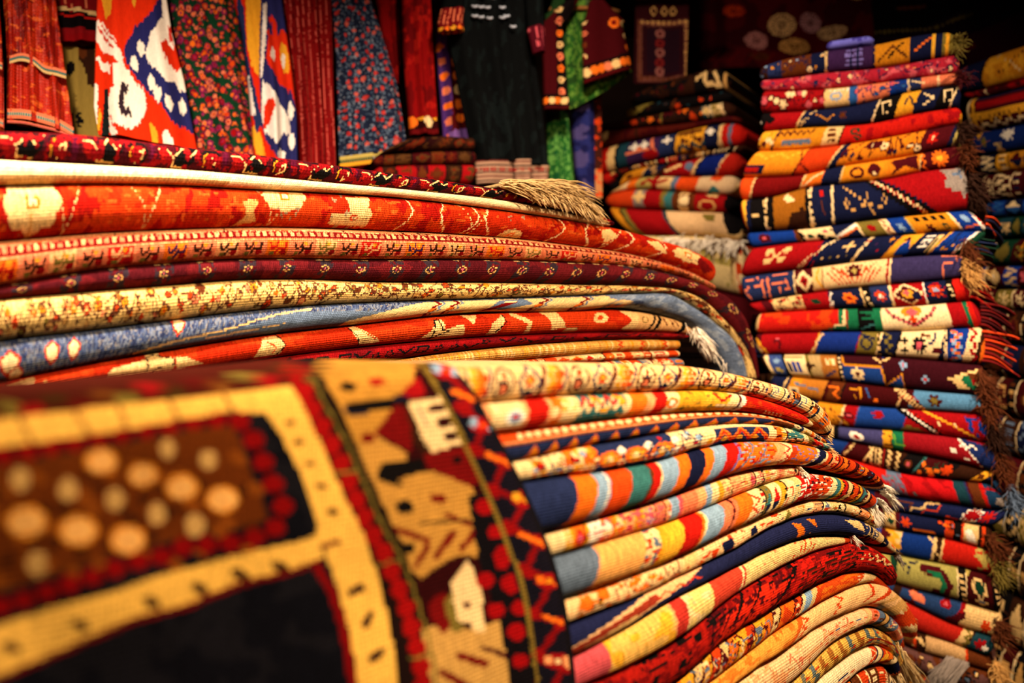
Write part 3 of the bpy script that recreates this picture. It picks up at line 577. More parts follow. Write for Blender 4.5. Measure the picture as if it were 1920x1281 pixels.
def f9(c):
    c.fill((238, 200, 122)); c.segs([1000, 'pink', 1120, (238, 190, 100), 1236, 'peach', 1240, (188, 52, 44), 1262, 'cream', 1266, (238, 210, 130), 1312, (200, 66, 48), 1378, (236, 206, 138), 1600], .15); c.blobs('yellow', 18, .6, 3, 1120, 1236); c.blobs('cream', 9, .62, 4, 1266, 1312); c.seg(1370, 1374, 'cream', .15)
    for x in (1470, 1480, 1488, 1500, 1508): c.seg(x, x+3, 'rust', .2)
    c.blobs('sand', 14, .6, 8, 1380, 1600); c.blobs('salmon', 5, .78, 6, 1380, 1500); c.seg(1572, 1600, 'rust')
def f10(c):
    c.fill((150, 22, 16)); c.blobs('dkred', 9, .54, 3); c.blobs('black', 5, .66, 4, 1100, 1660, 3); c.poly([(1300, 100), (1330, 20), (1400, 10), (1450, 30), (1440, 100)], (206, 40, 20)); c.blobs('burg', 6, .6, 5, 1300, 1450); c.seg(1345, 1350, 'black', .3); c.seg(1440, 1448, 'black', .3); c.seg(1380, 1384, 'black', .3)
    for v in (25, 40, 55, 70): c.rect(1470, 1580, v, v+5, 'dbrown')
    c.seg(1582, 1588, 'black'); c.zig(1590, 1640, 20, 50, 14, 3, 'sand'); c.blobs('red', 6, .6, 9, 1450, 1660)
def f11(c):
    c.fill('rorange'); c.bands(1230, 1480, ['gold', 'orange', 'sand', 'rust'], ['burg', 'slate', 'cream', 'rust'], 4, 14, 26, .15, 'burg'); c.flow(1280, 1420, ['slate', 'cream', 'yellow', 'red'], 16, 7, 'burg', 4); c.segs([1480, 'cream', 1486, 'ltblue', 1498, 'sand', 1508, 'rust', 1520, 'rorange', 1600, 'cream', 1606, 'sand', 1625, 'rust', 1660], .15); c.blobs('cream', 5, .66, 8, 1590, 1625); c.blobs('orange', 10, .55, 3, 1520, 1600)
def f12(c):
    c.fill((240, 186, 124)); c.segs([1200, 'peach', 1280, 'orange', 1300, (232, 160, 66), 1460, (214, 92, 30), 1470, (240, 190, 130), 1820], .2); c.blobs((222, 120, 40), 14, .6, 3, 1250, 1460); c.line([(1300, 65), (1460, 62)], 3, 'rust'); c.zigv(1480, 5, 70, 5, 4, 'rorange'); c.zigv(1545, 5, 70, 5, 4, 'rorange'); c.line([(1605, 0), (1612, 40), (1600, 60)], 5, 'rust')
    c.seg(1628, 1636, 'rust', .3); c.seg(1645, 1652, 'tan', .3); c.segs([1660, 'tan', 1675, 'rust', 1690, 'sand', 1698, 'rust', 1704, 'sand', 1712], .1); c.dots(1675, 1695, 30, 9, 4, ['rust']); c.dots(1672, 1695, 68, 9, 4, ['cream', 'rust'])
def f13(c):
    c.fill((240, 198, 150)); c.flow(1400, 1560, ['salmon', 'rust', 'salmon'], 34, 7, 'salmon', 3); c.blobs('peach', 16, .6, 2); c.dots(1520, 1600, 35, 12, 4, ['salmon', 'rust', 'slate']); c.dots(1526, 1600, 60, 12, 4, ['rust', 'olive', 'salmon']); c.bands(1596, 1720, ['sand', 'salmon', 'slate', 'tan'], ['rust', 'cream', 'brown', 'slate'], 5, 8, 16, 0, None)
def f14(c):
    c.fill((230, 180, 84)); rg = random.Random(3)
    for x in range(1400, 1720, 17): c.poly([(x, 10), (x+6, 8), (x+7, 45), (x+13, 48), (x+13, 90), (x+5, 90), (x+4, 50), (x, 48)], rg.choice([(90, 108, 112), (110, 110, 90), (160, 100, 40)])); c.dots(x+9, x+10, rg.uniform(15, 80), 9, 3.5, ['rust', 'brown'])
    c.line([(1585, 82), (1620, 60), (1660, 55), (1690, 80)], 6, 'crim'); c.line([(1585, 95), (1620, 78), (1655, 75), (1685, 98)], 4, 'cream')
def f15(c): c.fill((244, 220, 180)); c.flow(1450, 1620, ['salmon', 'rust'], 40, 5, 'peach', 3); c.ell(1556, 40, 9, 6, 'indigo'); c.ell(1560, 60, 10, 5, 'rust'); c.bands(1606, 1700, ['cream', 'navy', 'rust', 'orange'], ['cream', 'gold', 'burg'], 5, 7, 12, 0, 'navy')
def f16(c): c.fill('rust'); c.bands(1500, 1700, ['rust', 'brown', 'sand', 'orange'], ['cream', 'olive', 'navy', 'gold'], 9, 8, 18)
FT = [(-120, 815), (0, 790), (240, 766), (420, 747), (600, 728), (760, 708), (880, 689), (980, 683), (1057, 682), (1205, 682), (1303, 689), (1402, 709), (1476, 731), (1520, 753), (1540, 775), (1548, 800)]
F0 = [(929, 753), (1057, 741), (1205, 735), (1303, 731), (1377, 738), (1451, 758), (1498, 778), (1520, 797), (1546, 822)]
F1 = [(954, 808), (1057, 795), (1156, 783), (1303, 771), (1377, 771), (1451, 783), (1512, 802)]
F2 = [(983, 859), (1057, 842), (1156, 825), (1254, 808), (1328, 797), (1402, 794), (1451, 798), (1500, 812), (1545, 836)]
T2f = clipx(F1, 900, 1490)+[(1514, 806), (1546, 826)]
F3 = [(1013, 896), (1106, 884), (1205, 867), (1303, 840), (1353, 830), (1426, 827), (1500, 833), (1552, 847)]
F4 = [(1047, 985), (1156, 955), (1254, 926), (1353, 891), (1426, 874), (1490, 873), (1550, 885), (1599, 898), (1647, 921)]
T4f = clipx(F3, 900, 1530)+[(1560, 850), (1600, 868), (1636, 892), (1652, 914)]
F5 = [(1055, 1034), (1156, 1005), (1254, 975), (1353, 936), (1402, 916), (1451, 899), (1488, 892)]
F6 = [(1077, 1108), (1156, 1083), (1254, 1044), (1353, 995), (1426, 964), (1500, 938), (1574, 941), (1622, 955)]
T6f = clipx(F5, 900, 1470)+[(1500, 888), (1550, 892), (1599, 906), (1634, 932)]
F7 = [(1079, 1157), (1156, 1128), (1254, 1083), (1353, 1034), (1426, 992), (1500, 966), (1550, 962), (1599, 972), (1640, 992)]
T7f = clipx(F6, 900, 1600)+[(1622, 960), (1643, 980)]
F8 = [(1082, 1216), (1156, 1177), (1254, 1118), (1353, 1069), (1451, 1022), (1525, 1003), (1603, 1009), (1640, 1022), (1674, 1044)]
T8f = clipx(F7, 900, 1630)+[(1650, 1004), (1676, 1030)]
F9 = [(1086, 1281), (1156, 1251), (1254, 1197), (1353, 1123), (1451, 1064), (1525, 1032), (1586, 1018)]
T9f = clipx(F8, 900, 1530)+[(1588, 1006)]
F10 = [(1110, 1350), (1190, 1312), (1254, 1272), (1328, 1210), (1402, 1160), (1476, 1116), (1525, 1092), (1574, 1073), (1624, 1072), (1662, 1100)]
T10f = clipx(F9, 900, 1560)+[(1600, 1016), (1636, 1030), (1658, 1052), (1668, 1092)]
F11 = [(1130, 1425), (1200, 1374), (1284, 1304), (1353, 1250), (1426, 1195), (1500, 1144), (1574, 1105), (1624, 1093), (1660, 1116)]
F12 = [(1180, 1450), (1260, 1370), (1340, 1295), (1400, 1249), (1459, 1214), (1517, 1173), (1576, 1147), (1619, 1136), (1650, 1146), (1682, 1182), (1703, 1202)]
T12f = clipx(F11, 900, 1610)+[(1640, 1092), (1674, 1112), (1700, 1152), (1708, 1184)]
F13 = [(1230, 1490), (1330, 1400), (1400, 1330), (1470, 1275), (1517, 1228), (1576, 1183), (1615, 1170), (1654, 1188), (1680, 1220)]
T13f = clipx(F12, 900, 1672)+[(1686, 1206)]
F14 = [(1270, 1520), (1400, 1390), (1465, 1325), (1513, 1281), (1556, 1243), (1595, 1218), (1635, 1208), (1664, 1226), (1676, 1256)]
F15 = [(1310, 1560), (1450, 1400), (1520, 1330), (1568, 1281), (1603, 1250), (1636, 1240), (1664, 1268)]
F16 = [(1350, 1590), (1480, 1450), (1560, 1370), (1610, 1315), (1640, 1305), (1662, 1325)]
F17 = [(1380, 1640), (1500, 1490), (1580, 1420), (1640, 1400), (1670, 1420)]
F18 = zr(FRONT, 1400, 1690, H-.947)
LX = [x for x in (-120, 60, 240, 420, 600, 760)]
def ptop(pts): return pts
GF = 'folded rugs of the front pile'
fp = pile(FRONT, FT, [
 (F0, f0, 'thick cream rug with brown and gold motifs lying topmost on the front pile'),
 (F1, f1, 'rug banded red, teal, yellow and orange, second in the front pile', dict(cap=.012, top=clipx(F0, 900, 1518))),
 (F2, f2, 'dark blue rug with orange triangles and a dotted orange edge', dict(top=T2f)),
 (F3, f3, 'cream rug with orange and blue scrolls, fourth in the front pile'),
 (F4, f4, 'broad banded rug striped orange, light blue, red and navy', dict(top=T4f)),
 (F5, f5, 'narrow peach and cream rug ending in a small tassel under the striped rug', dict(top=clipx(F4, 900, 1489))),
 (F6, f6, 'rug with peach, yellow, red and blue bands and white tassels at its end', dict(top=T6f)),
 (F7, f7, 'cream rug with orange and rust flowers above the navy rug', dict(top=T7f)),
 (F8, f8, 'navy blue rug with cream and red corner pattern in the front pile', dict(top=T8f)),
 (F9, f9, 'pale yellow rug with coral red blocks and a white tassel', dict(top=T9f)),
 (F10, f10, 'deep red and black rug in the lower front pile', dict(top=T10f)),
 (F11, f11, 'thin bright orange rug with small banded motifs, front pile'),
 (F12, f12, 'peach and golden rug whose rust end folds over the pile', dict(top=T12f)),
 (F13, f13, 'pale pinkish cream rug with faint salmon flowers', dict(top=T13f)),
 (F14, f14, 'yellow rug with grey blue stepped figures low in the front pile'),
 (F15, f15, 'plain off-white rug with a small blue end border, low in the front pile'),
 (F16, f16, 'brown and rust rug lowest to be seen in the front pile'),
 (F17, mx('burg', 'sand', 3), 'burgundy rug under the brown one, below the picture edge', dict(cell=8, nv=10)),
 (F18, mx('indigo', 'rust', 9), 'blue rug at the very bottom of the front pile', dict(cell=8, nv=10)),
], GF, left=LX, cell=2.4, nv=24, depth=.24, cap=.010)
plinth(FRONT, -120, 1690, .24, H-.95, 'dark wooden bench under the front pile')
def tassel(parent, face, x, y, dx, dy, n, r, sd, c='white'):
    return fringe(parent, face, (x-3, y-3), (x+3, y+3), (dx, dy), n, c, r, .014, .2, sd, .2, .004, 2, .03)
for k, (x, y) in enumerate([(1636, 908), (1646, 918), (1652, 926), (1640, 936), (1630, 946), (1622, 952)]): tassel(fp[6], FRONT, x, y, 24-3*k, 14+5*k, 14, .0011, k)
tassel(fp[5], FRONT, 1486, 876, 14, 22, 18, .0010, 11); tassel(fp[5], FRONT, 1490, 884, 10, 26, 12, .0009, 12)
tassel(fp[9], FRONT, 1586, 998, 6, 26, 18, .0010, 13); tassel(fp[9], FRONT, 1590, 1012, 8, 44, 14, .0008, 14)
fringe(fp[8], FRONT, (1668, 1026), (1678, 1046), (6, 24), 14, 'grey', .0009, .012, .4, 15, .1, .003)
fringe(fp[0], FRONT, (1544, 792), (1548, 824), (7, 8), 16, 'sand', .0008, .008, .4, 16, .1, .002)
fringe(fp[3], FRONT, (1530, 826), (1556, 850), (14, 6), 16, 'cream', .0008, .008, .4, 17, .1, .002)
fringe(fp[12], FRONT, (1700, 1170), (1706, 1190), (3, 12), 8, 'sand', .0008, .01, .4, 18, .1, .002)
fringe(fp[14], FRONT, (1668, 1200), (1690, 1230), (44, 90), 90, 'cream', .0009, .012, .35, 19, .06, .008, 2, .02)
fringe(fp[15], FRONT, (1656, 1236), (1676, 1262), (34, 100), 70, 'cream', .0009, .012, .35, 20, .06, .008, 2, .02)
fringe(fp[12], FRONT, (1676, 1120), (1704, 1160), (8, 22), 10, 'tan', .0008, .012, .4, 22, .06, .003, 1, .02)
# ---- tall stack at the right
A_ = lambda x: 1100+x/2.341
B_ = lambda x: 1340+x/2.847
C_ = lambda x: 1400+x/2.558
def sg(c, f, lst, sl=0.0): return c.segs([v if i % 2 else f(v) for i, v in enumerate(lst)], sl)
ACC = ['cream', 'ochre', 'red', 'ltblue', 'white', 'orange']
def r0(c):
    c.fill('navy'); sg(c, A_, [740, 'dbrown', 800, 'indigo', 860, 'brown', 990, 'navy', 1050, 'sand', 1060, 'purple', 1130, 'purple', 1260, 'navy', 1268, 'ochre', 1420, 'navy', 1515, 'yellow', 1530, 'navy', 1560, 'olive', 1620, 'navy', 1700]); c.flow(1430, 1550, ['cream', 'brown', 'ltblue', 'ochre'], 18, 6, 'navy', 3)
    for v in range(12, 90, 16): c.rect(A_(1140), A_(1215), v, v+8, 'lilac')
    c.seg(A_(1160), A_(1168), 'navy'); c.seg(A_(1190), A_(1197), 'navy'); c.zig(A_(1285), A_(1405), 30, 80, 40, 4, 'brown'); c.line([(A_(1330), 70), (A_(1390), 25)], 4, 'dbrown'); c.line([(A_(1440), 70), (A_(1510), 25)], 3, 'orange'); c.seg(A_(1575), A_(1590), 'gold')
def r1(c): c.fill((170, 34, 54)); c.blobs('pink', 12, .6, 1, asp=1.5); c.flow(1430, 1800, ['pink', 'cream', 'indigo', 'salmon'], 26, 5, 'navy', 2); c.bands(1425, 1480, ['burg', 'navy', 'brown'], ['cream', 'pink'], 5, 8, 16) if False else None
def r2(c):
    c.fill('crim'); c.flow(1425, 1570, ['pink', 'cream', 'salmon', 'cream'], 15, 9, 'burg', 3); sg(c, A_, [1050, 'sand', 1155, 'mblue', 1190, 'salmon', 1330, 'blue', 1410, 'cream', 1420, 'indigo', 1470, 'salmon', 1540, 'cream', 1550, 'salmon', 1700]); c.ell(A_(1100), 50, 12, 8, 'ltblue', .4); c.dots(A_(1075), A_(1150), 20, 8, 2.5, ['white']); c.flow(A_(1190), A_(1400), ['salmon', 'pink', 'mblue'], 16, 7, 'indigo', 5); c.line([(A_(1430), 30), (A_(1480), 60)], 4, 'cream')
def r3(c):
    c.fill('navy'); sg(c, A_, [750, 'black', 800, 'crim', 940, 'sand', 948, 'navy', 1270, 'cream', 1278, 'black', 1370, 'gold', 1450, 'navy', 1545, 'black', 1610, 'cream', 1618, 'navy', 1700], .5); c.ell(A_(810), 45, 10, 8, 'black'); c.ell(A_(765), 60, 4, 4, 'white'); c.line([(A_(940), 90), (A_(1010), 10)], 4, 'sand', 5); c.line([(A_(1010), 30), (A_(1060), 70), (A_(1090), 40)], 2.5, 'ochre'); c.star(A_(1130), 50, 8, 'brown')
    for x in (1320, 1590): c.line([(A_(x-18), 75), (A_(x-18), 28), (A_(x+16), 28), (A_(x+16), 52)], 3, 'cream'); c.ell(A_(x+2), 74, 2.5, 2.5, 'cream')
    c.line([(A_(1395), 60), (A_(1420), 25), (A_(1440), 70)], 3.5, 'navy'); c.line([(A_(1480), 25), (A_(1525), 50), (A_(1480), 75)], 3, 'cream')
def r4(c):
    c.fill('red'); sg(c, A_, [730, 'burg', 760, 'gold', 830, 'navy', 840, 'ochre', 1000, 'ochre', 1045, 'sand', 1118, 'dbrown', 1126, 'red', 1640, 'ochre', 1700], .3); c.zig(A_(840), A_(1000), 15, 38, 12, 3, 'burg'); c.rect(A_(865), A_(990), 60, 82, 'slate'); c.rect(A_(855), A_(1000), 84, 100, 'gold'); c.ticks(A_(1080), 5, 95, 'brown', 'sand', 14, 7); c.ell(A_(1180), 40, 9, 7, 'dgreen', .3); c.ell(A_(1195), 75, 7, 5, 'dgreen', .3); c.flow(A_(760), A_(830), ['cream', 'burg'], 10, 6, 'ochre', 3); c.blobs('crim', 16, .6, 3, A_(1220), A_(1640))
def r5(c):
    c.fill('orange'); sg(c, A_, [640, (232, 140, 30), 945, 'burg', 952, 'rust', 1090, 'sand', 1100, 'navy', 1130, (220, 130, 26), 1470, 'burg', 1600, 'navy', 1620, 'khaki', 1720], .3); c.rect(A_(700), A_(800), 62, 90, 'navy'); c.rect(A_(715), A_(780), 70, 84, 'red'); c.flow(A_(1140), A_(1470), ['burg', 'burg', 'navy', 'cream'], 18, 9, 'burg', 3); c.star(A_(1520), 50, 13, 'red', 8); c.ell(A_(1520), 50, 3, 3, 'cream'); c.line([(A_(930), 5), (A_(950), 60), (A_(1000), 95)], 3, 'burg'); c.zig(A_(690), A_(930), 15, 35, 40, 3, 'yellow')
def r6(c):
    c.fill('crim'); sg(c, A_, [640, 'rorange', 730, 'sand', 738, 'dkred', 950, 'sand', 958, 'orange', 1040, 'navy', 1120, 'sand', 1126, (226, 140, 30), 1320, (222, 128, 26), 1465, 'sand', 1470, 'burg', 1650, 'grey', 1800], .3); c.poly([(A_(1340), 20), (A_(1460), 5), (A_(1450), 95), (A_(1400), 60), (A_(1330), 95), (A_(1360), 60)], 'burg'); c.ell(A_(1190), 55, 14, 11, 'burg', .35); c.ell(A_(1265), 50, 12, 12, 'burg'); c.ell(A_(1265), 70, 4, 3, 'cream'); c.star(A_(1550), 50, 17, 'orange', 10, .5); c.ell(A_(1550), 50, 6, 5, 'yellow'); c.zigv(A_(1480), 0, 100, 4, 3, 'orange'); c.line([(A_(960), 90), (A_(1000), 40), (A_(1040), 20)], 4, 'cream')
def r7(c):
    c.fill('navy'); sg(c, A_, [690, 'yellow', 712, 'navy', 730, 'black', 790, 'cream', 802, 'black', 830, (150, 92, 24), 968, 'black', 985, 'cream', 998, 'navy', 1015, 'navy', 1080, 'cream', 1090, 'navy', 1240, 'navy', 1700], .12); c.seg(1380, A_(700), 'red'); c.ticks(A_(797), 3, 97, 'sand', 'black', 5, 12); c.ticks(A_(992), 3, 97, 'cream', 'black', 5, 12); c.star(A_(752), 55, 7, 'sand', 6); c.star(A_(1045), 22, 8, 'red', 6, .5); c.ell(A_(1045), 22, 3, 3, 'pink'); c.line([(A_(1040), 40), (A_(1045), 80)], 3, 'brown'); c.poly([(A_(880), 15), (A_(900), 5), (A_(930), 30), (A_(900), 30)], 'cream'); c.poly([(A_(900), 65), (A_(965), 50), (A_(965), 100), (A_(870), 100)], 'dbrown')
    for (x, s) in ((1150, 1), (1310, -1)): c.line([(A_(1235), 60), (A_(x+20*s), 75), (A_(x-15*s), 60), (A_(x), 45), (A_(x+12*s), 58)], 2.6, 'tan')
    c.line([(A_(1140), 12), (A_(1235), 60), (A_(1260), 90)], 2.6, 'tan'); c.line([(A_(1235), 60), (A_(1240), 30)], 2.6, 'tan')
    c.poly([(A_(1230), 0), (A_(1290), 0), (A_(1520), 100), (A_(1420), 100)], 'black'); c.line([(A_(1262), 0), (A_(1480), 100)], 7, 'crim'); c.line([(A_(1262), 0), (A_(1480), 100)], 5.5, 'cream', 7); c.poly([(A_(1300), 0), (A_(1800), 0), (A_(1800), 100), (A_(1530), 100)], 'crim')
    c.poly([(A_(1560), 5), (A_(1590), 30), (A_(1560), 42), (A_(1600), 48), (A_(1605), 62), (A_(1640), 60), (A_(1650), 75), (A_(1672), 70), (A_(1672), 0)], 'grey'); c.poly([(A_(1600), 15), (A_(1650), 10), (A_(1650), 30)], 'slate')
def r8(c):
    c.fill('blue'); sg(c, B_, [170, 'blue', 435, 'brown', 460, 'cream', 640, 'navy', 660, 'navy', 770, 'cream', 785, 'olive', 900, 'cream', 945, 'blue', 1040, 'khaki', 1050, 'ochre', 1275, 'cream', 1290, 'blue', 1390, 'white', 1450, 'red', 1462, 'orange', 1520, 'navy', 1700], .1); c.star(B_(275), 50, 12, 'burg', 8, .6); c.ell(B_(275), 50, 4, 4, 'pink'); c.blobs('black', 12, .7, 4, B_(460), B_(640)); c.ell(B_(510), 65, 6, 6, 'dgreen'); c.ell(B_(600), 40, 5, 5, 'pink'); c.line([(B_(640), 90), (B_(770), 20)], 7, 'white'); c.line([(B_(650), 95), (B_(770), 40)], 4, 'orange'); c.star(B_(840), 50, 9, 'crim', 6); c.star(B_(990), 60, 8, 'ltblue', 8); c.zigv(B_(920), 5, 95, 4, 3, 'crim')
    for x in (1085, 1130, 1175, 1220): c.rect(B_(x), B_(x+28), 15, 40, 'black')
    c.star(B_(1135), 80, 9, 'burg', 6, .5); c.ell(B_(1215), 75, 6, 6, 'dgreen', .3); c.ell(B_(1345), 40, 7, 7, 'ltblue'); c.line([(B_(1300), 90), (B_(1385), 70)], 3, 'orange'); c.zigv(B_(1420), 0, 100, 5, 4, 'red', 8)
def r9(c):
    c.fill('navy'); sg(c, B_, [100, 'burg', 170, 'crim', 540, 'navy', 780, 'cream', 800, 'navy', 950, 'ochre', 960, 'gold', 1065, 'navy', 1090, 'navy', 1195, 'gold', 1210, 'blue', 1330, 'white', 1350, 'dgreen', 1400], .15); c.seg(B_(120), B_(150), 'indigo')
    for dx, dv in ((0, 0), (-16, -12), (16, -12), (-12, 20), (12, 20)): c.ell(B_(335)+dx, 38+dv, 8, 6, 'sand')
    c.ell(B_(335), 38, 4, 4, 'crim'); c.line([(B_(490), 95), (B_(570), 30), (B_(620), 0)], 7, 'cream', 6); c.blobs('crim', 8, .7, 3, B_(520), B_(560)); c.star(B_(715), 35, 12, 'sand', 4, .1); c.dots(B_(600), B_(770), 70, 15, 2.6, ['sand', 'olive']); c.flow(B_(800), B_(945), ['crim', 'purple', 'ochre'], 14, 6, 'navy', 3); c.poly([(B_(990), 60), (B_(1020), 25), (B_(1065), 70), (B_(1065), 95), (B_(1000), 95)], 'blue'); c.ell(B_(1010), 25, 6, 5, 'burg')
    for v in (15, 30, 45, 60): c.rect(B_(1100), B_(1150), v, v+9, 'white')
    c.rect(B_(1160), B_(1190), 15, 90, 'sand'); c.rect(B_(1168), B_(1180), 30, 90, 'dgreen'); c.flow(B_(1215), B_(1325), ['crim', 'gold', 'ltblue'], 13, 5, 'navy', 6)
def r10(c):
    c.fill((40, 36, 66)); sg(c, B_, [150, 'indigo', 430, 'cream', 437, 'burg', 530, 'sand', 545, 'sand', 580, 'brown', 586, (232, 200, 146), 920, 'crim', 932, 'cream', 944, (50, 44, 88), 1345, 'dbrown', 1420], .1)
    c.line([(B_(190), 85), (B_(170), 60), (B_(200), 40), (B_(255), 45)], 3.6, 'salmon'); c.line([(B_(262), 90), (B_(270), 25)], 4, 'salmon'); c.line([(B_(292), 90), (B_(300), 20)], 4, 'salmon'); c.line([(B_(320), 45), (B_(395), 40), (B_(400), 75), (B_(350), 78), (B_(350), 60)], 3.6, 'salmon'); c.line([(B_(190), 18), (B_(250), 14)], 3, 'salmon'); c.line([(B_(330), 14), (B_(400), 10)], 3, 'salmon')
    c.dia(B_(485), 52, 17, 22, 'cream'); c.dia(B_(485), 52, 9, 12, 'crim'); c.ell(B_(485), 52, 2.5, 2.5, 'black'); c.line([(B_(570), 5), (B_(550), 50), (B_(580), 95)], 3, 'gold')
    for q in range(5):
        for sgn in (-1, 1):
            x = B_(752)+sgn*(14+q*9); c.line([(x, 20+q*3), (B_(752)+sgn*(2+q*7), 84)], 2.8, 'rust')
        c.line([(B_(752)-40+q*7, 12+q*10), (B_(752)-10+q*1.2, 60)], 2.4, 'rust'); c.line([(B_(752)+40-q*7, 12+q*10), (B_(752)+10-q*1.2, 60)], 2.4, 'rust')
    c.star(B_(752), 36, 13, 'burg', 8, .75); c.star(B_(752), 36, 6, 'khaki', 8, .6); c.line([(B_(1225), 95), (B_(1215), 40), (B_(1290), 30), (B_(1290), 20)], 3.2, 'salmon'); c.line([(B_(1210), 4), (B_(1320), 10)], 3, 'salmon')
def r11(c):
    c.fill('navy'); sg(c, B_, [200, 'crim', 270, 'burg', 320, 'sand', 480, 'crim', 600, 'crim', 620, 'navy', 790, 'sand', 800, 'black', 840, 'indigo', 940, 'cream', 955, 'crim', 1120, 'white', 1130, 'navy', 1240, 'black', 1280, 'red', 1330, 'crim', 1500], .2); c.flow(B_(330), B_(475), ['crim', 'burg', 'red'], 14, 6, 'burg', 3); c.ell(B_(545), 55, 8, 7, 'dgreen'); c.line([(B_(605), 95), (B_(650), 10)], 6, 'white', 5); c.star(B_(725), 50, 14, 'orange', 6, .5); c.ell(B_(725), 50, 5, 4, 'crim'); c.ticks(B_(820), 5, 95, 'cream', 'black', 6, 6); c.star(B_(890), 48, 12, 'rust', 8, .5); c.star(B_(890), 48, 5, 'white', 8, .5)
    c.dia(B_(1035), 50, 30, 22, 'cream'); c.dia(B_(1035), 52, 25, 18, 'burg'); c.ell(B_(1035), 50, 11, 9, 'gold'); c.ell(B_(1075), 60, 9, 8, 'navy'); c.ell(B_(1030), 45, 6, 5, 'pink'); c.star(B_(1185), 45, 14, 'rust', 8, .5); c.star(B_(1185), 45, 6, 'ltblue', 8, .4); c.ticks(B_(1262), 10, 90, 'cream', 'black', 7, 7); c.blobs('crim', 8, .7, 6, B_(1120), B_(1240))
def r12(c):
    c.fill('red'); sg(c, B_, [200, 'teal', 215, 'sand', 245, (190, 26, 20), 655, (190, 26, 20), 670, 'green', 720, 'green', 770, 'black', 855, 'green', 895, (240, 216, 170), 1255, 'crim', 1340, 'green', 1362, 'red', 1385, 'crim', 1500], .05); c.rect(B_(560), B_(730), 76, 92, 'green'); c.rect(B_(560), B_(680), 92, 100, 'black'); c.line([(B_(672), 5), (B_(672), 80)], 4, 'green'); c.line([(B_(700), 8), (B_(695), 72), (B_(640), 76)], 5, 'cream'); c.line([(B_(712), 8), (B_(708), 90)], 3.5, 'crim'); c.line([(B_(790), 20), (B_(850), 22), (B_(850), 48), (B_(800), 46)], 4, 'green'); c.line([(B_(780), 92), (B_(850), 70)], 4, 'teal')
    c.line([(B_(930), 12), (B_(960), 40), (B_(1010), 60), (B_(1060), 82), (B_(1110), 60), (B_(1160), 40), (B_(1190), 14)], 6, 'burg'); c.line([(B_(930), 12), (B_(960), 40), (B_(1010), 60), (B_(1060), 82), (B_(1110), 60), (B_(1160), 40), (B_(1190), 14)], 3, 'pink'); c.ell(B_(1060), 22, 20, 9, 'ochre'); c.dia(B_(1060), 26, 12, 9, 'pink'); c.star(B_(1060), 55, 8, 'rust', 6); c.blobs('rust', 18, .64, 4, B_(245), B_(650)); c.ticks(B_(1425), 10, 90, 'pink', 'crim', 4, 8)
def r13(c):
    c.fill('blue'); sg(c, B_, [210, 'burg', 250, 'crim', 545, 'ochre', 555, (20, 44, 128), 765, 'crim', 772, 'olive', 875, 'cream', 885, 'navy', 975, 'black', 985, (236, 212, 164), 1210, 'navy', 1245, 'blue', 1340, 'cream', 1350, 'cream', 1405, 'dbrown', 1425, 'orange', 1500], .35); c.line([(B_(215), 20), (B_(250), 90)], 5, 'sand'); c.line([(B_(230), 15), (B_(280), 95)], 4, 'gold'); c.line([(B_(330), 40), (B_(345), 30), (B_(360), 45), (B_(350), 70)], 4, 'burg'); c.ell(B_(348), 28, 4, 3, 'pink'); c.line([(B_(515), 95), (B_(590), 5)], 5, 'sand', 5); c.ell(B_(815), 50, 12, 12, 'navy', .4); c.line([(B_(790), 10), (B_(860), 30)], 4, 'navy'); c.ticks(B_(880), 3, 97, 'sand', 'black', 4, 12); c.zigv(B_(930), 5, 95, 8, 3, 'olive')
    c.star(B_(1095), 52, 15, 'black', 10, .6); c.star(B_(1095), 52, 7, 'pink', 8, .5); c.star(B_(1015), 35, 7, 'black', 4, .3); c.star(B_(1015), 75, 7, 'black', 4, .3); c.line([(B_(1110), 15), (B_(1150), 22)], 5, 'brown'); c.line([(B_(1150), 45), (B_(1175), 35), (B_(1180), 15)], 5, 'indigo'); c.ell(B_(1185), 70, 8, 5, 'burg'); c.seg(B_(1225), B_(1232), 'cream'); c.seg(B_(1236), B_(1240), 'cream'); c.zigv(B_(1290), 5, 95, 10, 3, 'orange', 6); c.zigv(B_(1290), 12, 100, 10, 2.5, 'ltblue', 6); c.zigv(B_(1380), 0, 100, 6, 4.5, 'crim', 6)
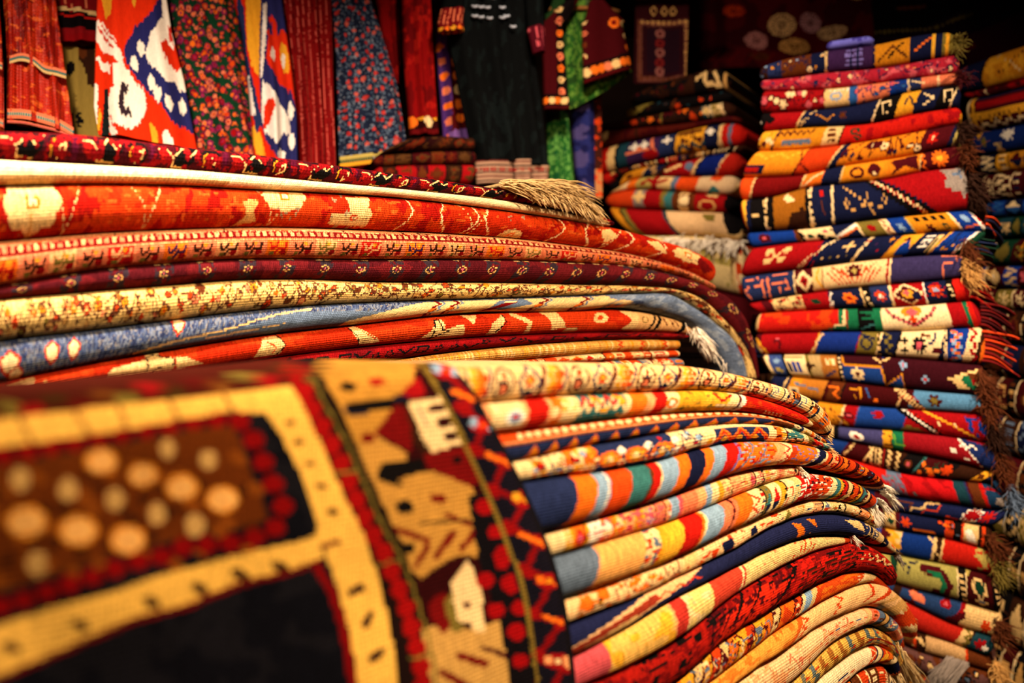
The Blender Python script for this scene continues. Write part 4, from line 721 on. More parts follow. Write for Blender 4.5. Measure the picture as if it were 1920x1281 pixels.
def r14(c):
    c.fill((52, 12, 22)); sg(c, B_, [270, 'dbrown', 290, 'cream', 310, (54, 76, 140), 380, 'black', 395, 'cream', 500, 'olive', 520, (176, 150, 100), 580, (160, 100, 40), 665, 'black', 680, 'navy', 690, (24, 58, 132), 905, (52, 12, 22), 1500], .05); c.star(B_(350), 30, 8, 'ltblue', 5); c.star(B_(345), 70, 8, 'khaki', 5)
    for x in (400, 425, 450): c.rect(B_(x), B_(x+17), 28, 75, 'navy' if x == 400 else 'blue')
    c.rect(B_(395), B_(490), 8, 14, 'olive'); c.rect(B_(395), B_(490), 84, 90, 'olive'); c.poly([(B_(500), 30), (B_(555), 42), (B_(520), 60), (B_(500), 85)], 'dbrown'); c.rect(B_(610), B_(655), 18, 40, 'cream'); c.rect(B_(628), B_(638), 15, 42, 'ochre'); c.line([(B_(590), 85), (B_(650), 60)], 4, 'indigo'); c.ticks(B_(678), 0, 100, 'cream', 'black', 4, 12)
    c.rect(B_(700), B_(905), 0, 34, (52, 12, 22)); c.line([(B_(695), 0), (B_(700), 36), (B_(895), 36), (B_(910), 98), (B_(1000), 56), (B_(1010), 100)], 3.5, 'ochre'); c.poly([(B_(912), 100), (B_(1000), 60), (B_(1008), 100)], (24, 58, 132)); c.star(B_(765), 68, 14, 'cream', 8, .55); c.ell(B_(765), 68, 4, 4, 'burg'); c.star(B_(1010), 22, 8, 'ltblue', 4, .4); c.ell(B_(1010), 22, 3, 3, 'red'); c.star(B_(1125), 62, 8, 'ltblue', 4, .4); c.ell(B_(1125), 62, 3, 3, 'red'); c.line([(B_(860), 6), (B_(895), 18), (B_(940), 4)], 3, 'sand')
    c.poly([(B_(1240), 55), (B_(1330), 30), (B_(1400), 15), (B_(1420), 40), (B_(1420), 95), (B_(1380), 80), (B_(1300), 88), (B_(1290), 68)], 'sand'); c.poly([(B_(1305), 48), (B_(1350), 40), (B_(1400), 72), (B_(1390), 86), (B_(1340), 72)], 'green'); c.poly([(B_(1345), 35), (B_(1400), 25), (B_(1410), 60), (B_(1375), 55)], 'brown'); c.ell(B_(1385), 55, 6, 5, 'crim')
def r15(c):
    c.fill('maroon'); sg(c, B_, [250, 'navy', 275, 'olive', 295, 'navy', 375, 'sand', 382, 'navy', 400, 'ochre', 460, (176, 110, 36), 590, 'maroon', 610, 'brown', 680, 'black', 690, 'maroon', 985, 'sand', 1000, 'maroon', 1050, (78, 130, 176), 1500], .5); c.flow(B_(300), B_(380), ['crim', 'gold', 'indigo'], 10, 5, 'navy', 3); c.rect(B_(400), B_(455), 50, 90, 'cream'); c.rect(B_(415), B_(440), 60, 85, 'navy'); c.line([(B_(440), 30), (B_(560), 50)], 4, 'slate'); c.line([(B_(620), 25), (B_(670), 30), (B_(640), 60), (B_(665), 75)], 4, 'orange'); c.line([(B_(730), 30), (B_(785), 20), (B_(785), 60), (B_(745), 60)], 3, 'ochre'); c.line([(B_(815), 15), (B_(830), 60)], 3, 'mblue'); c.ell(B_(860), 70, 5, 3, 'orange')
    c.line([(B_(985), 0), (B_(1100), 100)], 16, 'maroon'); c.line([(B_(985), 0), (B_(1100), 100)], 14, 'sand', 6); c.zig(B_(985), B_(1090), 30, 60, 16, 2, 'crim'); c.star(B_(1175), 48, 14, 'maroon', 6, .45); c.star(B_(1175), 48, 8, 'olive', 6, .45); c.poly([(B_(1350), 100), (B_(1400), 50), (B_(1440), 70), (B_(1440), 100)], 'brown')
def r16(c):
    c.fill('blue'); sg(c, B_, [500, 'navy', 550, 'ochre', 600, 'ochre', 680, 'cream', 690, 'crim', 760, 'mblue', 765, (24, 60, 140), 1020, 'crim', 1700], .7); c.flow(B_(560), B_(680), ['gold', 'burg', 'navy'], 12, 6, 'brown', 3); c.ell(B_(725), 45, 9, 8, 'burg'); c.ell(B_(725), 45, 4, 4, 'pink'); c.star(B_(885), 34, 11, 'crim', 5, .4); c.ell(B_(905), 22, 5, 4, 'crim'); c.poly([(B_(950), 100), (B_(1010), 70), (B_(1060), 75), (B_(1110), 100)], 'olive')
    c.line([(B_(1030), 0), (B_(1180), 100)], 20, 'black'); c.line([(B_(1040), 0), (B_(1170), 100)], 7, 'white', 7); c.line([(B_(1060), 0), (B_(1210), 100)], 5, 'red', 8); c.line([(B_(1140), 0), (B_(1400), 100)], 5, 'gold'); c.dots(B_(1200), B_(1300), 50, 30, 3.4, ['cream']); c.poly([(B_(1400), 50), (B_(1500), 10), (B_(1500), 100), (B_(1450), 90)], 'blue'); c.blobs('blue', 10, .62, 7, B_(1350), B_(1500))
def r17(c):
    c.fill('crim'); sg(c, C_, [340, 'sand', 420, 'black', 445, (60, 60, 110), 655, 'gold', 700, 'green', 755, (140, 18, 28), 1040, (140, 18, 28), 1300], .3); c.ell(C_(530), 50, 13, 11, 'white'); c.ell(C_(530), 55, 6, 5, 'crim'); c.line([(C_(665), 20), (C_(700), 25), (C_(690), 75), (C_(655), 70)], 3, 'burg'); c.line([(C_(720), 20), (C_(715), 60), (C_(755), 65)], 4, (90, 160, 60)); c.rect(C_(975), C_(1008), 42, 58, 'white'); c.rect(C_(1035), C_(1060), 70, 80, 'white'); c.poly([(C_(1040), 0), (C_(1300), 20), (C_(1300), 100), (C_(1120), 100)], (24, 40, 96)); c.zig(C_(1030), C_(1110), 15, 30, 14, 3, 'white'); c.line([(C_(1035), 5), (C_(1110), 90)], 4, 'white', 6)
def r18(c):
    c.fill('navy'); sg(c, C_, [370, (18, 46, 110), 470, 'maroon', 580, 'sand', 590, 'dbrown', 740, 'black', 820, 'teal', 830, 'maroon', 930, 'black', 990, 'dbrown', 1100, 'gold', 1150, 'black', 1300], .6); c.line([(C_(470), 80), (C_(520), 5)], 4, 'sand', 5)
    for x in (600, 640, 685, 725): c.zigv(C_(x), 5, 95, 3, 3, 'sand', 7)
    c.seg(C_(620), C_(626), 'sand'); c.seg(C_(655), C_(661), 'crim'); c.ell(C_(775), 50, 8, 6, 'brown'); c.ell(C_(775), 50, 3, 3, 'pink'); c.flow(C_(835), C_(925), ['orange', 'rust', 'orange'], 9, 8, 'dgreen', 2); c.star(C_(960), 50, 12, 'rust', 6, .5); c.rect(C_(1108), C_(1138), 30, 70, 'brown'); c.line([(C_(1160), 50), (C_(1200), 60)], 6, 'indigo')
def r19(c):
    c.fill('red'); sg(c, C_, [640, 'red', 690, 'slate', 760, (190, 20, 26), 1005, 'dteal', 1060, 'indigo', 1070, 'burg', 1080, 'brown', 1130, 'red', 1150, (24, 56, 92), 1300], .3); c.flow(C_(660), C_(790), ['teal', 'red', 'slate'], 14, 8, 'crim', 3); c.blobs('crim', 18, .6, 3, C_(780), C_(1000)); c.poly([(C_(1160), 80), (C_(1200), 50), (C_(1270), 60), (C_(1280), 90)], 'grey'); c.line([(C_(1150), 20), (C_(1260), 10)], 6, 'crim')
def r20(c):
    c.fill((22, 30, 72)); c.line([(C_(720), 25), (C_(790), 25), (C_(785), 60), (C_(740), 60)], 3, 'brown'); c.line([(C_(795), 70), (C_(795), 55), (C_(850), 50), (C_(848), 15), (C_(905), 10)], 4, 'sand'); c.line([(C_(850), 80), (C_(855), 60), (C_(915), 55), (C_(915), 20)], 3, 'rust'); c.star(C_(1080), 50, 19, 'white', 10, .55); c.star(C_(1080), 50, 16, 'crim', 10, .5); c.star(C_(1150), 45, 14, 'red', 8, .4); c.line([(C_(970), 75), (C_(1030), 88)], 4, 'rust'); c.seg(1640, C_(700), 'burg')
def r21(c):
    c.fill('navy'); sg(c, C_, [640, 'maroon', 665, 'sand', 715, 'burg', 735, 'navy', 950, 'rust', 990, 'black', 1030, 'rust', 1040, 'sand', 1110, 'dbrown', 1125, 'rust', 1140, 'dbrown', 1300], .1); c.star(C_(690), 50, 8, 'dgreen', 5); c.star(C_(765), 45, 11, 'rust', 6, .4); c.line([(C_(800), 75), (C_(900), 80)], 5, 'orange'); c.flow(C_(930), C_(1030), ['rust', 'orange', 'slate'], 12, 6, 'black', 3); c.poly([(C_(1045), 30), (C_(1080), 20), (C_(1105), 90), (C_(1060), 90)], 'white')
def r22(c):
    c.fill('blue'); sg(c, C_, [640, 'burg', 690, 'sand', 740, (16, 46, 120), 890, 'sand', 905, 'dbrown', 930, 'sand', 940, (184, 30, 20), 1300], .35); c.zigv(C_(710), 0, 100, 9, 8, 'gold', 5); c.line([(C_(885), 5), (C_(915), 30), (C_(905), 55), (C_(935), 90)], 4, 'sand'); c.poly([(C_(1090), 30), (C_(1150), 15), (C_(1230), 40), (C_(1210), 60), (C_(1160), 50), (C_(1130), 80), (C_(1120), 55)], 'khaki'); c.blobs('khaki', 8, .64, 3, C_(1100), C_(1230)); c.seg(C_(1235), C_(1300), 'maroon')
def r23(c):
    c.fill((156, 150, 78)); sg(c, C_, [690, 'dgreen', 725, (160, 154, 84), 1010, 'cream', 1016, 'black', 1050, 'cream', 1056, 'maroon', 1180, 'black', 1225, 'crim', 1300], .18); c.line([(C_(760), 15), (C_(790), 30), (C_(770), 50), (C_(745), 48)], 3.5, 'navy'); c.line([(C_(790), 14), (C_(830), 8)], 3, 'navy'); c.line([(C_(860), 22), (C_(940), 25), (C_(965), 55), (C_(940), 85), (C_(900), 92)], 17, 'burg'); c.line([(C_(880), 26), (C_(935), 34), (C_(948), 60), (C_(925), 84)], 8, 'green'); c.ticks(C_(1036), 2, 98, 'sand', 'black', 9, 10); c.star(C_(1118), 40, 16, 'sand', 10, .8); c.star(C_(1118), 40, 13, 'dgreen', 10, .6); c.dia(C_(1118), 82, 12, 8, 'sand'); c.dia(C_(1118), 82, 6, 4, 'slate'); c.poly([(C_(1060), 0), (C_(1090), 0), (C_(1070), 18)], 'khaki'); c.ticks(C_(1205), 2, 98, 'sand', 'black', 9, 10)
def r24(c): c.fill((30, 54, 100)); sg(c, C_, [700, 'dbrown', 740, (34, 60, 108), 1010, 'crim', 1030, 'sand', 1300], .3); c.blobs('burg', 16, .62, 3, 1690, 1800); c.poly([(C_(775), 20), (C_(800), 5), (C_(850), 20), (C_(860), 60), (C_(800), 60)], 'salmon'); c.ell(C_(950), 25, 10, 6, 'crim'); c.ell(C_(950), 25, 4, 3, 'pink'); c.poly([(C_(960), 80), (C_(1040), 30), (C_(1050), 60), (C_(980), 100)], 'burg'); c.star(C_(1150), 70, 11, 'rust', 6, .5)
def r25(c): c.fill('red'); sg(c, C_, [740, (176, 34, 24), 1015, 'sand', 1060, 'dbrown', 1070, 'dteal', 1200, 'dteal', 1300], .25); c.star(C_(1120), 50, 12, 'crim', 6, .5); c.ell(C_(1145), 60, 6, 6, 'white'); c.zigv(C_(1055), 0, 100, 5, 5, 'olive')
def r26(c): c.fill('dbrown'); sg(c, C_, [740, 'brown', 800, 'rust', 815, 'dbrown', 860, (200, 160, 110), 1050, 'rust', 1060, 'brown', 1300], .3); c.blobs('sand', 10, .6, 3, 1700, 1740)
def r27(c): c.fill((96, 62, 60)); c.blobs('brown', 16, .55, 2); c.flow(1700, 1900, ['burg', 'slate', 'sand'], 26, 7, 'black', 3)
def r28(c): c.fill('dbrown'); c.bands(1700, 1920, ['dbrown', 'brown', 'burg'], ['ochre', 'rust', 'sand'], 7, 16, 40)
RT = [(1463, 115), (1557, 96), (1642, 85), (1754, 64), (1783, 64), (1797, 76)]
RT = [(1425, 128)]+RT
R = [
 ([(1425, 152), (1463, 149), (1557, 137), (1655, 128), (1754, 111), (1797, 103)], r0, 'navy and purple rug with a yellow block, topmost on the right stack'),
 ([(1429, 172), (1500, 171), (1570, 166), (1698, 150), (1800, 137)], r1, 'pinkish red rug second from the top of the right stack'),
 ([(1425, 214), (1510, 209), (1595, 200), (1698, 175), (1802, 158)], r2, 'red and blue rug with pale pink flowers, third from the top'),
 ([(1428, 248), (1501, 241), (1642, 231), (1719, 214), (1802, 201)], r3, 'navy rug with white hooks and a gold square, upper right stack'),
 ([(1418, 284), (1484, 282), (1578, 273), (1698, 252), (1806, 231)], r4, 'rug with mustard saw-tooth block at left and plain red to the right'),
 ([(1388, 334), (1440, 333), (1502, 329), (1570, 314), (1698, 294), (1802, 272)], r5, 'bright orange rug with red middle and dark scrolls'),
 ([(1386, 376), (1440, 371), (1519, 351), (1583, 345), (1655, 337), (1741, 320), (1812, 313)], r6, 'red and orange rug with a big orange flower at its right end'),
 ([(1399, 437), (1516, 429), (1621, 415), (1726, 403), (1821, 394)], r7, 'navy rug with tan scrolls and a crimson corner with grey leaf'),
 ([(1407, 466), (1498, 455), (1586, 448), (1691, 441), (1797, 434), (1858, 434)], r8, 'multicoloured rug with blue left end and a white zigzag right end'),
 ([(1386, 520), (1516, 503), (1621, 489), (1761, 478), (1814, 478)], r9, 'crimson and navy rug with a cream clover flower'),
 ([(1400, 570), (1516, 550), (1656, 535), (1761, 526), (1810, 520)], r10, 'rug with large cream medallion and plain purple blue right side'),
 ([(1421, 587), (1551, 580), (1691, 575), (1828, 563)], r11, 'rug of red and navy blocks with orange star flowers'),
 ([(1414, 626), (1551, 622), (1691, 621), (1848, 612)], r12, 'scarlet rug with green key border and a wide cream panel'),
 ([(1421, 665), (1516, 664), (1656, 668), (1848, 684)], r13, 'red and royal blue rug with a cream panel of black flowers'),
 ([(1442, 703), (1551, 712), (1691, 728), (1842, 741)], r14, 'dark wine rug with blue stepped corner and white flower'),
 ([(1447, 735), (1551, 754), (1691, 766), (1848, 777)], r15, 'wine rug with mustard left end and sky blue right end'),
 ([(1480, 780), (1544, 794), (1691, 808), (1797, 820), (1862, 832)], r16, 'blue and scarlet rug with a gold line slanting across'),
 ([(1490, 805), (1572, 823), (1693, 846), (1800, 868), (1877, 889)], r17, 'crimson rug with lilac left end and small white squares'),
 ([(1500, 838), (1576, 855), (1685, 885), (1861, 907)], r18, 'narrow wine and black rug with orange and teal figures'),
 ([(1540, 888), (1674, 926), (1791, 944), (1842, 952), (1898, 956)], r19, 'bright red rug with a teal right end'),
 ([(1550, 925), (1674, 957), (1791, 976), (1863, 988)], r20, 'navy rug with white stepped line and a red star'),
 ([(1560, 958), (1670, 990), (1791, 1012), (1861, 1032)], r21, 'dark navy and brown rug with a white figure at the right'),
 ([(1570, 1005), (1681, 1038), (1791, 1060), (1870, 1079)], r22, 'blue and red rug with yellow green leaves at the right end'),
 ([(1575, 1055), (1681, 1093), (1791, 1122), (1884, 1149)], r23, 'olive green rug with a dark green crescent and dotted borders'),
 ([(1580, 1075), (1697, 1126), (1791, 1170), (1872, 1195)], r24, 'blue rug with plain cream right end low in the right stack'),
 ([(1590, 1115), (1705, 1176), (1791, 1206), (1855, 1231)], r25, 'red rug with cream and dark teal end low in the right stack'),
 ([(1600, 1150), (1705, 1211), (1814, 1245), (1870, 1262)], r26, 'brown and beige rug just above the grey fringe'),
 ([(1600, 1200), (1705, 1250), (1814, 1285), (1880, 1300)], r27, 'grey brown rug with a grey fringe in the lower right corner'),
 ([(1600, 1270), (1705, 1310), (1814, 1340), (1890, 1350)], r28, 'dark brown rug at the bottom of the right stack'),
 (zr(RIGHT, 1600, 1890, H-1.0), mx('burg', 'ochre', 3), 'wine rug at the foot of the right stack below the picture edge'),
]
rs = pile(RIGHT, RT, R, 'folded rugs of the tall right stack', cell=2.2, nv=16, depth=.26, mat=M_PILE, cap=.014, out=.42, wob=.06)
plinth(RIGHT, 1600, 1885, .26, H-1.003, 'dark wooden bench under the tall right stack')
layers(rs[12], RIGHT, 1846, 566, 612, 1898, 30, 7, 'dkred', 'burg', 1); layers(rs[13], RIGHT, 1846, 618, 680, 1904, 24, 8, 'rust', 'dkred', 2)
layers(rs[8], RIGHT, 1856, 404, 432, 1876, 20, 4, 'rust', 'navy', 3); layers(rs[11], RIGHT, 1824, 526, 560, 1866, 20, 5, 'red', 'dkred', 4); layers(rs[9], RIGHT, 1812, 442, 474, 1862, 12, 5, 'dgreen', 'indigo', 5)
fl = [(5, 1800, 236, 268, 24, 14, 30, 'dbrown'), (6, 1808, 276, 306, 22, 14, 40, 'brown'), (7, 1820, 330, 380, 30, 26, 44, 'dbrown'), (9, 1812, 450, 476, 26, 40, 30, 'brown'), (10, 1808, 486, 516, 34, 36, 40, 'tan'), (14, 1838, 690, 738, 30, 34, 50, 'brown'), (15, 1846, 742, 775, 22, 26, 50, 'brown'),
 (16, 1858, 782, 828, 26, 40, 60, 'dbrown'), (17, 1872, 846, 886, 22, 36, 46, 'brown'), (19, 1894, 905, 952, 16, 30, 40, 'slate'), (21, 1858, 1000, 1030, 30, 30, 40, 'brown'), (22, 1868, 1044, 1076, 24, 22, 40, 'olive'), (24, 1868, 1160, 1192, 24, 16, 40, 'brown'), (26, 1866, 1236, 1260, 20, 34, 50, 'tan'), (0, 1794, 70, 100, 14, 10, 20, 'olive'), (2, 1800, 140, 156, 12, 10, 20, 'burg')]
for k, (i, x, y0, y1, dx, dy, n, c) in enumerate(fl): fringe(rs[i], RIGHT, (x-3, y0), (x, y1), (dx, dy), int(n*1.5), c, .0015, .03, .7, 30+k, .1, .014, 2, .12)
S = []; E = []
for i in range(130):
    x = 1775+rgf.uniform(0, 42); y = 1226+(x-1775)*.35; S.append(RIGHT.P(x, y+rgf.uniform(-4, 4))-RIGHT.n*.02); E.append(RIGHT.P(x-rgf.uniform(25, 48), y+rgf.uniform(26, 50))-RIGHT.n*.05)
strands(rs[26], S, E, .0017, 'grey', .1, 5, 77, curl=.02)
folded_rug(RIGHT, [(1550, 80), (1590, 74), (1638, 68)], [(1550, 96.5), (1590, 91), (1640, 84)], lambda c: (c.fill((110, 112, 220)), c.blobs((70, 66, 170), 14, .62, 2)), 'small pale blue violet folded cloth lying on the topmost navy rug', 'folded rugs of the tall right stack', cell=3, nv=10, depth=.2, mat=M_CLOTH, name='folded_cloth')
# ---- stack behind, left of the tall stack
D_ = lambda x: 1100+x/3.883
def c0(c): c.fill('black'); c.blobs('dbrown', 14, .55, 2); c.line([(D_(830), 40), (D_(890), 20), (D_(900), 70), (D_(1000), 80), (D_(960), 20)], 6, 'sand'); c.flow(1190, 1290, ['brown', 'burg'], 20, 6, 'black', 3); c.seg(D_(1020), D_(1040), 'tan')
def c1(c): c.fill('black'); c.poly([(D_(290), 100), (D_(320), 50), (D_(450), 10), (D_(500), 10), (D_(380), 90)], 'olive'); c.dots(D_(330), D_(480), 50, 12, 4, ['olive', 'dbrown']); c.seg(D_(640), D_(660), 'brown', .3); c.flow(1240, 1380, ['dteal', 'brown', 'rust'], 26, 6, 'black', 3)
def c2(c): c.fill('dbrown'); c.flow(1180, 1340, ['rust', 'orange', 'brown', 'burg'], 20, 9, 'black', 2); c.seg(D_(560), D_(575), 'olive', .2); c.bands(D_(860), D_(1020), ['dteal', 'olive', 'black'], ['khaki', 'sand'], 3, 14, 20)
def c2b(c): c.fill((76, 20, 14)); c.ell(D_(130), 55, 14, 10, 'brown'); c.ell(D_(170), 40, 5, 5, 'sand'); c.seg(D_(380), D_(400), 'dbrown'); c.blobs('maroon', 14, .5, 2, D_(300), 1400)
def c3(c):
    sg(c.fill('navy'), D_, [60, 'red', 190, 'sand', 240, 'black', 260, 'dteal', 330, 'purple', 560, 'indigo', 660, 'navy', 680, 'gold', 890, 'navy', 990, 'sand', 1020, 'red', 1060, 'slate', 1085, 'red', 1200], .2)
    for x in (385, 460, 620, 940): c.star(D_(x), 35, 9, 'white', 4, .5)
    c.line([(D_(330), 60), (D_(420), 50), (D_(530), 70)], 6, 'salmon'); c.line([(D_(510), 10), (D_(520), 80)], 5, 'salmon'); c.ell(D_(490), 80, 14, 8, 'crim'); c.rect(D_(700), D_(880), 10, 26, 'brown'); c.zig(D_(690), D_(885), 70, 92, 20, 5, 'dteal'); c.flow(D_(700), D_(880), ['brown', 'burg'], 14, 6, 'burg', 4)
def c3b(c): c.fill('dbrown'); c.seg(1130, D_(200), 'red'); c.bands(D_(200), D_(950), ['dbrown', 'crim', 'black', 'navy'], ['crim', 'brown', 'tan'], 4, 12, 24); c.bands(D_(950), D_(1100), ['black'], ['sand'], 2, 7, 8)
def c4(c): sg(c.fill('navy'), D_, [180, 'black', 280, 'ochre', 440, 'sand', 450, 'navy', 560, 'dbrown', 600, 'crim', 810, 'sand', 830, 'navy', 850, (14, 30, 110), 1000, 'sand', 1010, (170, 30, 20), 1200], .9); c.rect(D_(310), D_(350), 40, 80, 'brown'); c.zigv(D_(510), 0, 100, 5, 3, 'tan'); c.line([(D_(600), 60), (D_(700), 30)], 5, 'sand'); c.ell(D_(770), 45, 9, 6, 'slate')
def c5(c): sg(c.fill('sand'), D_, [280, 'cream', 320, 'orange', 385, 'khaki', 500, 'crim', 540, 'sand', 640, 'slate', 680, 'rorange', 830, (216, 186, 146), 1100], .15); c.line([(D_(430), 60), (D_(470), 25), (D_(520), 60), (D_(600), 30)], 7, 'crim'); c.poly([(D_(900), 100), (D_(950), 55), (D_(1010), 90)], 'teal'); c.ell(D_(960), 10, 12, 7, 'rorange'); c.blobs('ochre', 10, .6, 3, D_(680), D_(820))
def c6(c): sg(c.fill('red'), D_, [110, 'rust', 370, 'grey', 450, 'crim', 570, 'olive', 600, 'teal', 650, 'brown', 700, 'sand', 760, 'brown', 810, 'crim', 1030, 'black', 1200]); c.star(D_(410), 40, 12, 'sand', 4, .4); c.ell(D_(740), 50, 9, 9, 'cream'); c.ell(D_(740), 50, 14, 12, 'brown', .6); c.ell(D_(905), 70, 16, 12, 'tan', .5); c.rect(D_(890), D_(970), 0, 15, 'sand')
def c7(c): sg(c.fill('crim'), D_, [260, 'ochre', 320, 'black', 335, 'olive', 370, 'crim', 620, 'dteal', 645, (222, 184, 136), 900, (222, 184, 136), 1040, 'black', 1300], .1); c.poly([(D_(900), 10), (D_(1000), 10), (D_(970), 45), (D_(920), 35)], 'olive'); c.rect(D_(830), D_(1200), 82, 100, 'sand')
def c8(c): c.fill((226, 200, 140)); c.blobs('khaki', 18, .6, 3); c.bands(1380, 1430, ['rust', 'olive', 'sand'], ['cream', 'crim'], 3, 9, 12)
CT = [(1190, 178), (1230, 160), (1300, 140), (1345, 130), (1372, 136)]
K_ = [
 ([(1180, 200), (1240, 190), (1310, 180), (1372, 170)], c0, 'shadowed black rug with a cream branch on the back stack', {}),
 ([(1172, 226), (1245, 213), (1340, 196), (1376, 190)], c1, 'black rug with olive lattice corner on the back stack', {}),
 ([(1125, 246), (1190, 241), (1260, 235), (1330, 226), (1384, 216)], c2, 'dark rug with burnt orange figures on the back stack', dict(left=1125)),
 ([(1122, 282), (1180, 268), (1265, 252), (1350, 234), (1398, 232)], c2b, 'deep rust red rug below the orange patterned one on the back stack', {}),
 ([(1125, 330), (1185, 313), (1260, 295), (1345, 281), (1403, 272)], c3, 'blue rug with gold block and bright red rolled end, back stack', {}),
 ([(1140, 348), (1190, 320), (1270, 306), (1350, 290), (1395, 286)], c3b, 'dark red brown rug with small striped end, back stack', dict(cap=.008)),
 ([(1150, 362), (1177, 344), (1306, 332), (1390, 330)], c4, 'rug with ochre, red and plain royal blue blocks, back stack', {}),
 ([(1140, 366), (1177, 358), (1280, 361), (1382, 369)], c5, 'orange, lime and cream rug in the middle of the back stack', {}),
 ([(1136, 388), (1180, 392), (1244, 395), (1380, 400)], c6, 'red rug with sand and teal motifs, back stack', {}),
 ([(1180, 440), (1203, 441), (1332, 444), (1402, 456)], c7, 'half red and half cream rug low in the back stack', {}),
 ([(1190, 500), (1260, 516), (1330, 540), (1408, 560)], c8, 'cream rug whose white fringe shows above it, back stack', dict(out=.3)),
 (zr(BACK, 1190, 1415, H+.02), mx('burg', 'sand', 2), 'wine rug hidden low in the back stack', {}),
 (zr(BACK, 1190, 1415, H-.10), mx('indigo', 'sand', 4), 'dark blue rug hidden at the foot of the back stack', {}),
]
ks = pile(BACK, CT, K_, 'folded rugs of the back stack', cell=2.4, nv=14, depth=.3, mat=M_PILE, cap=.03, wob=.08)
plinth(BACK, 1190, 1415, .3, H-.103, 'dark wooden bench under the back stack')
fringe(ks[10], BACK, (1256, 450), (1396, 456), (2, 16), 150, 'white', .003, .05, .4, 61, .1, .016, 2, .08)
# ---- far stack at the right picture edge
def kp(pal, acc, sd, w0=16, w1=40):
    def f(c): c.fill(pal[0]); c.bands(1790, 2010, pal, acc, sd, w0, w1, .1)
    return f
def k0(c): c.fill('ochre'); c.seg(1790, 1860, 'navy', .3); c.seg(1795, 1802, 'cream', .3); c.seg(1858, 1862, 'black', .3); c.flow(1800, 1855, ['ltblue', 'grey', 'indigo'], 16, 7, 'navy', 3); c.line([(1880, 0), (1930, 80)], 7, 'sand', 7); c.line([(1890, 70), (1940, 20)], 7, 'brown', 7); c.blobs('gold', 14, .6, 3, 1862, 1990)
def k2(c): c.fill('burg'); c.seg(1830, 1836, 'cream'); c.rect(1838, 2000, 46, 60, 'gold'); c.zig(1838, 2000, 60, 75, 18, 5, 'gold'); c.rect(1838, 2000, 0, 14, 'navy'); c.rect(1850, 2000, 16, 36, 'crim'); c.line([(1842, 0), (1845, 100)], 5, 'gold'); c.zig(1848, 2000, 80, 96, 22, 4, 'cream')
def k3(c): c.fill((18, 40, 110)); c.star(1905, 35, 13, 'white', 8, .4); c.star(1860, 50, 10, 'olive', 8, .4); c.star(1885, 80, 9, 'sand', 8, .4); c.star(1850, 20, 8, 'gold', 8, .4)
KT = [(1800, 130), (1850, 112), (1920, 88), (1990, 66)]
KK = [
 ([(1806, 176), (1850, 168), (1920, 150), (1990, 134)], k0, 'mustard and navy rug topmost at the right picture edge'),
 ([(1820, 186), (1860, 180), (1920, 164), (1990, 150)], kp(['crim', 'burg'], ['crim', 'maroon'], 2), 'thin crimson rug second from the top at the right picture edge'),
 ([(1828, 250), (1870, 244), (1930, 232), (1990, 222)], k2, 'wine rug with yellow saw-tooth lines at the right picture edge'),
 ([(1836, 294), (1880, 288), (1930, 280), (1990, 272)], k3, 'royal blue rug with white star flowers at the right picture edge'),
 ([(1846, 330), (1900, 322), (1990, 312)], kp(['gold', 'navy', 'ochre'], ['burg', 'cream', 'navy'], 4), 'gold and navy rug below the blue star rug'),
 ([(1850, 378), (1900, 374), (1990, 366)], kp(['burg', 'sand', 'maroon'], ['cream', 'red', 'navy'], 5), 'wine rug with white end figures at the right edge'),
 ([(1858, 410), (1990, 400)], kp(['blue', 'navy'], ['cream', 'mblue'], 6), 'dark blue rug above the dark green one, right edge'),
 ([(1862, 450), (1990, 444)], kp(['dteal', 'dgreen'], ['olive', 'sand'], 7), 'dark green rug at the right picture edge'),
 ([(1840, 500), (1990, 496)], kp(['maroon', 'dgreen', 'burg'], ['ochre', 'olive'], 8, 30, 50), 'wine rug with green lobes at the right picture edge'),
 ([(1846, 542), (1990, 542)], kp(['maroon', 'blue'], ['pink', 'white', 'sand'], 9, 26, 40), 'wine rug with blue stepped corner at the right picture edge'),
 ([(1850, 580), (1990, 584)], kp(['crim', 'olive', 'burg'], ['cream', 'sand'], 10), 'red and olive rug at the right picture edge'),
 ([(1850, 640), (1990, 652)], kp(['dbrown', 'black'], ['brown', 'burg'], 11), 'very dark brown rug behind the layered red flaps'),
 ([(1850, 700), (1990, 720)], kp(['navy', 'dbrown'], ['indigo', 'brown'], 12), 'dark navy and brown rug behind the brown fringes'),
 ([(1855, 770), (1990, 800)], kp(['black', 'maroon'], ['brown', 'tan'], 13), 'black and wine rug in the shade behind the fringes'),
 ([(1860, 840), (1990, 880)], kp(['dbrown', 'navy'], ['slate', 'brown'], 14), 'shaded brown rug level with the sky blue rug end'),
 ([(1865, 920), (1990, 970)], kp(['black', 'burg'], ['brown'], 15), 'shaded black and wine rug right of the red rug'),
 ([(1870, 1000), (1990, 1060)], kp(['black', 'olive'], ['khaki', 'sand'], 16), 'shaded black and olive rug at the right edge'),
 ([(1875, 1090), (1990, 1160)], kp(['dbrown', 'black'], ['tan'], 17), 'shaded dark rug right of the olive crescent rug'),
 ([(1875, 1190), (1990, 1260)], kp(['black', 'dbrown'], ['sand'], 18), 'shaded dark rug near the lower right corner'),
 (zr(FAR, 1875, 1990, H-1.05), kp(['maroon', 'black'], ['tan'], 19), 'dark rug at the foot of the far right stack'),
]
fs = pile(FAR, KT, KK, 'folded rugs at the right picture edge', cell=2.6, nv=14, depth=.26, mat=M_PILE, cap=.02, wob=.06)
plinth(FAR, 1875, 1990, .26, H-1.053, 'dark wooden bench under the far right stack')
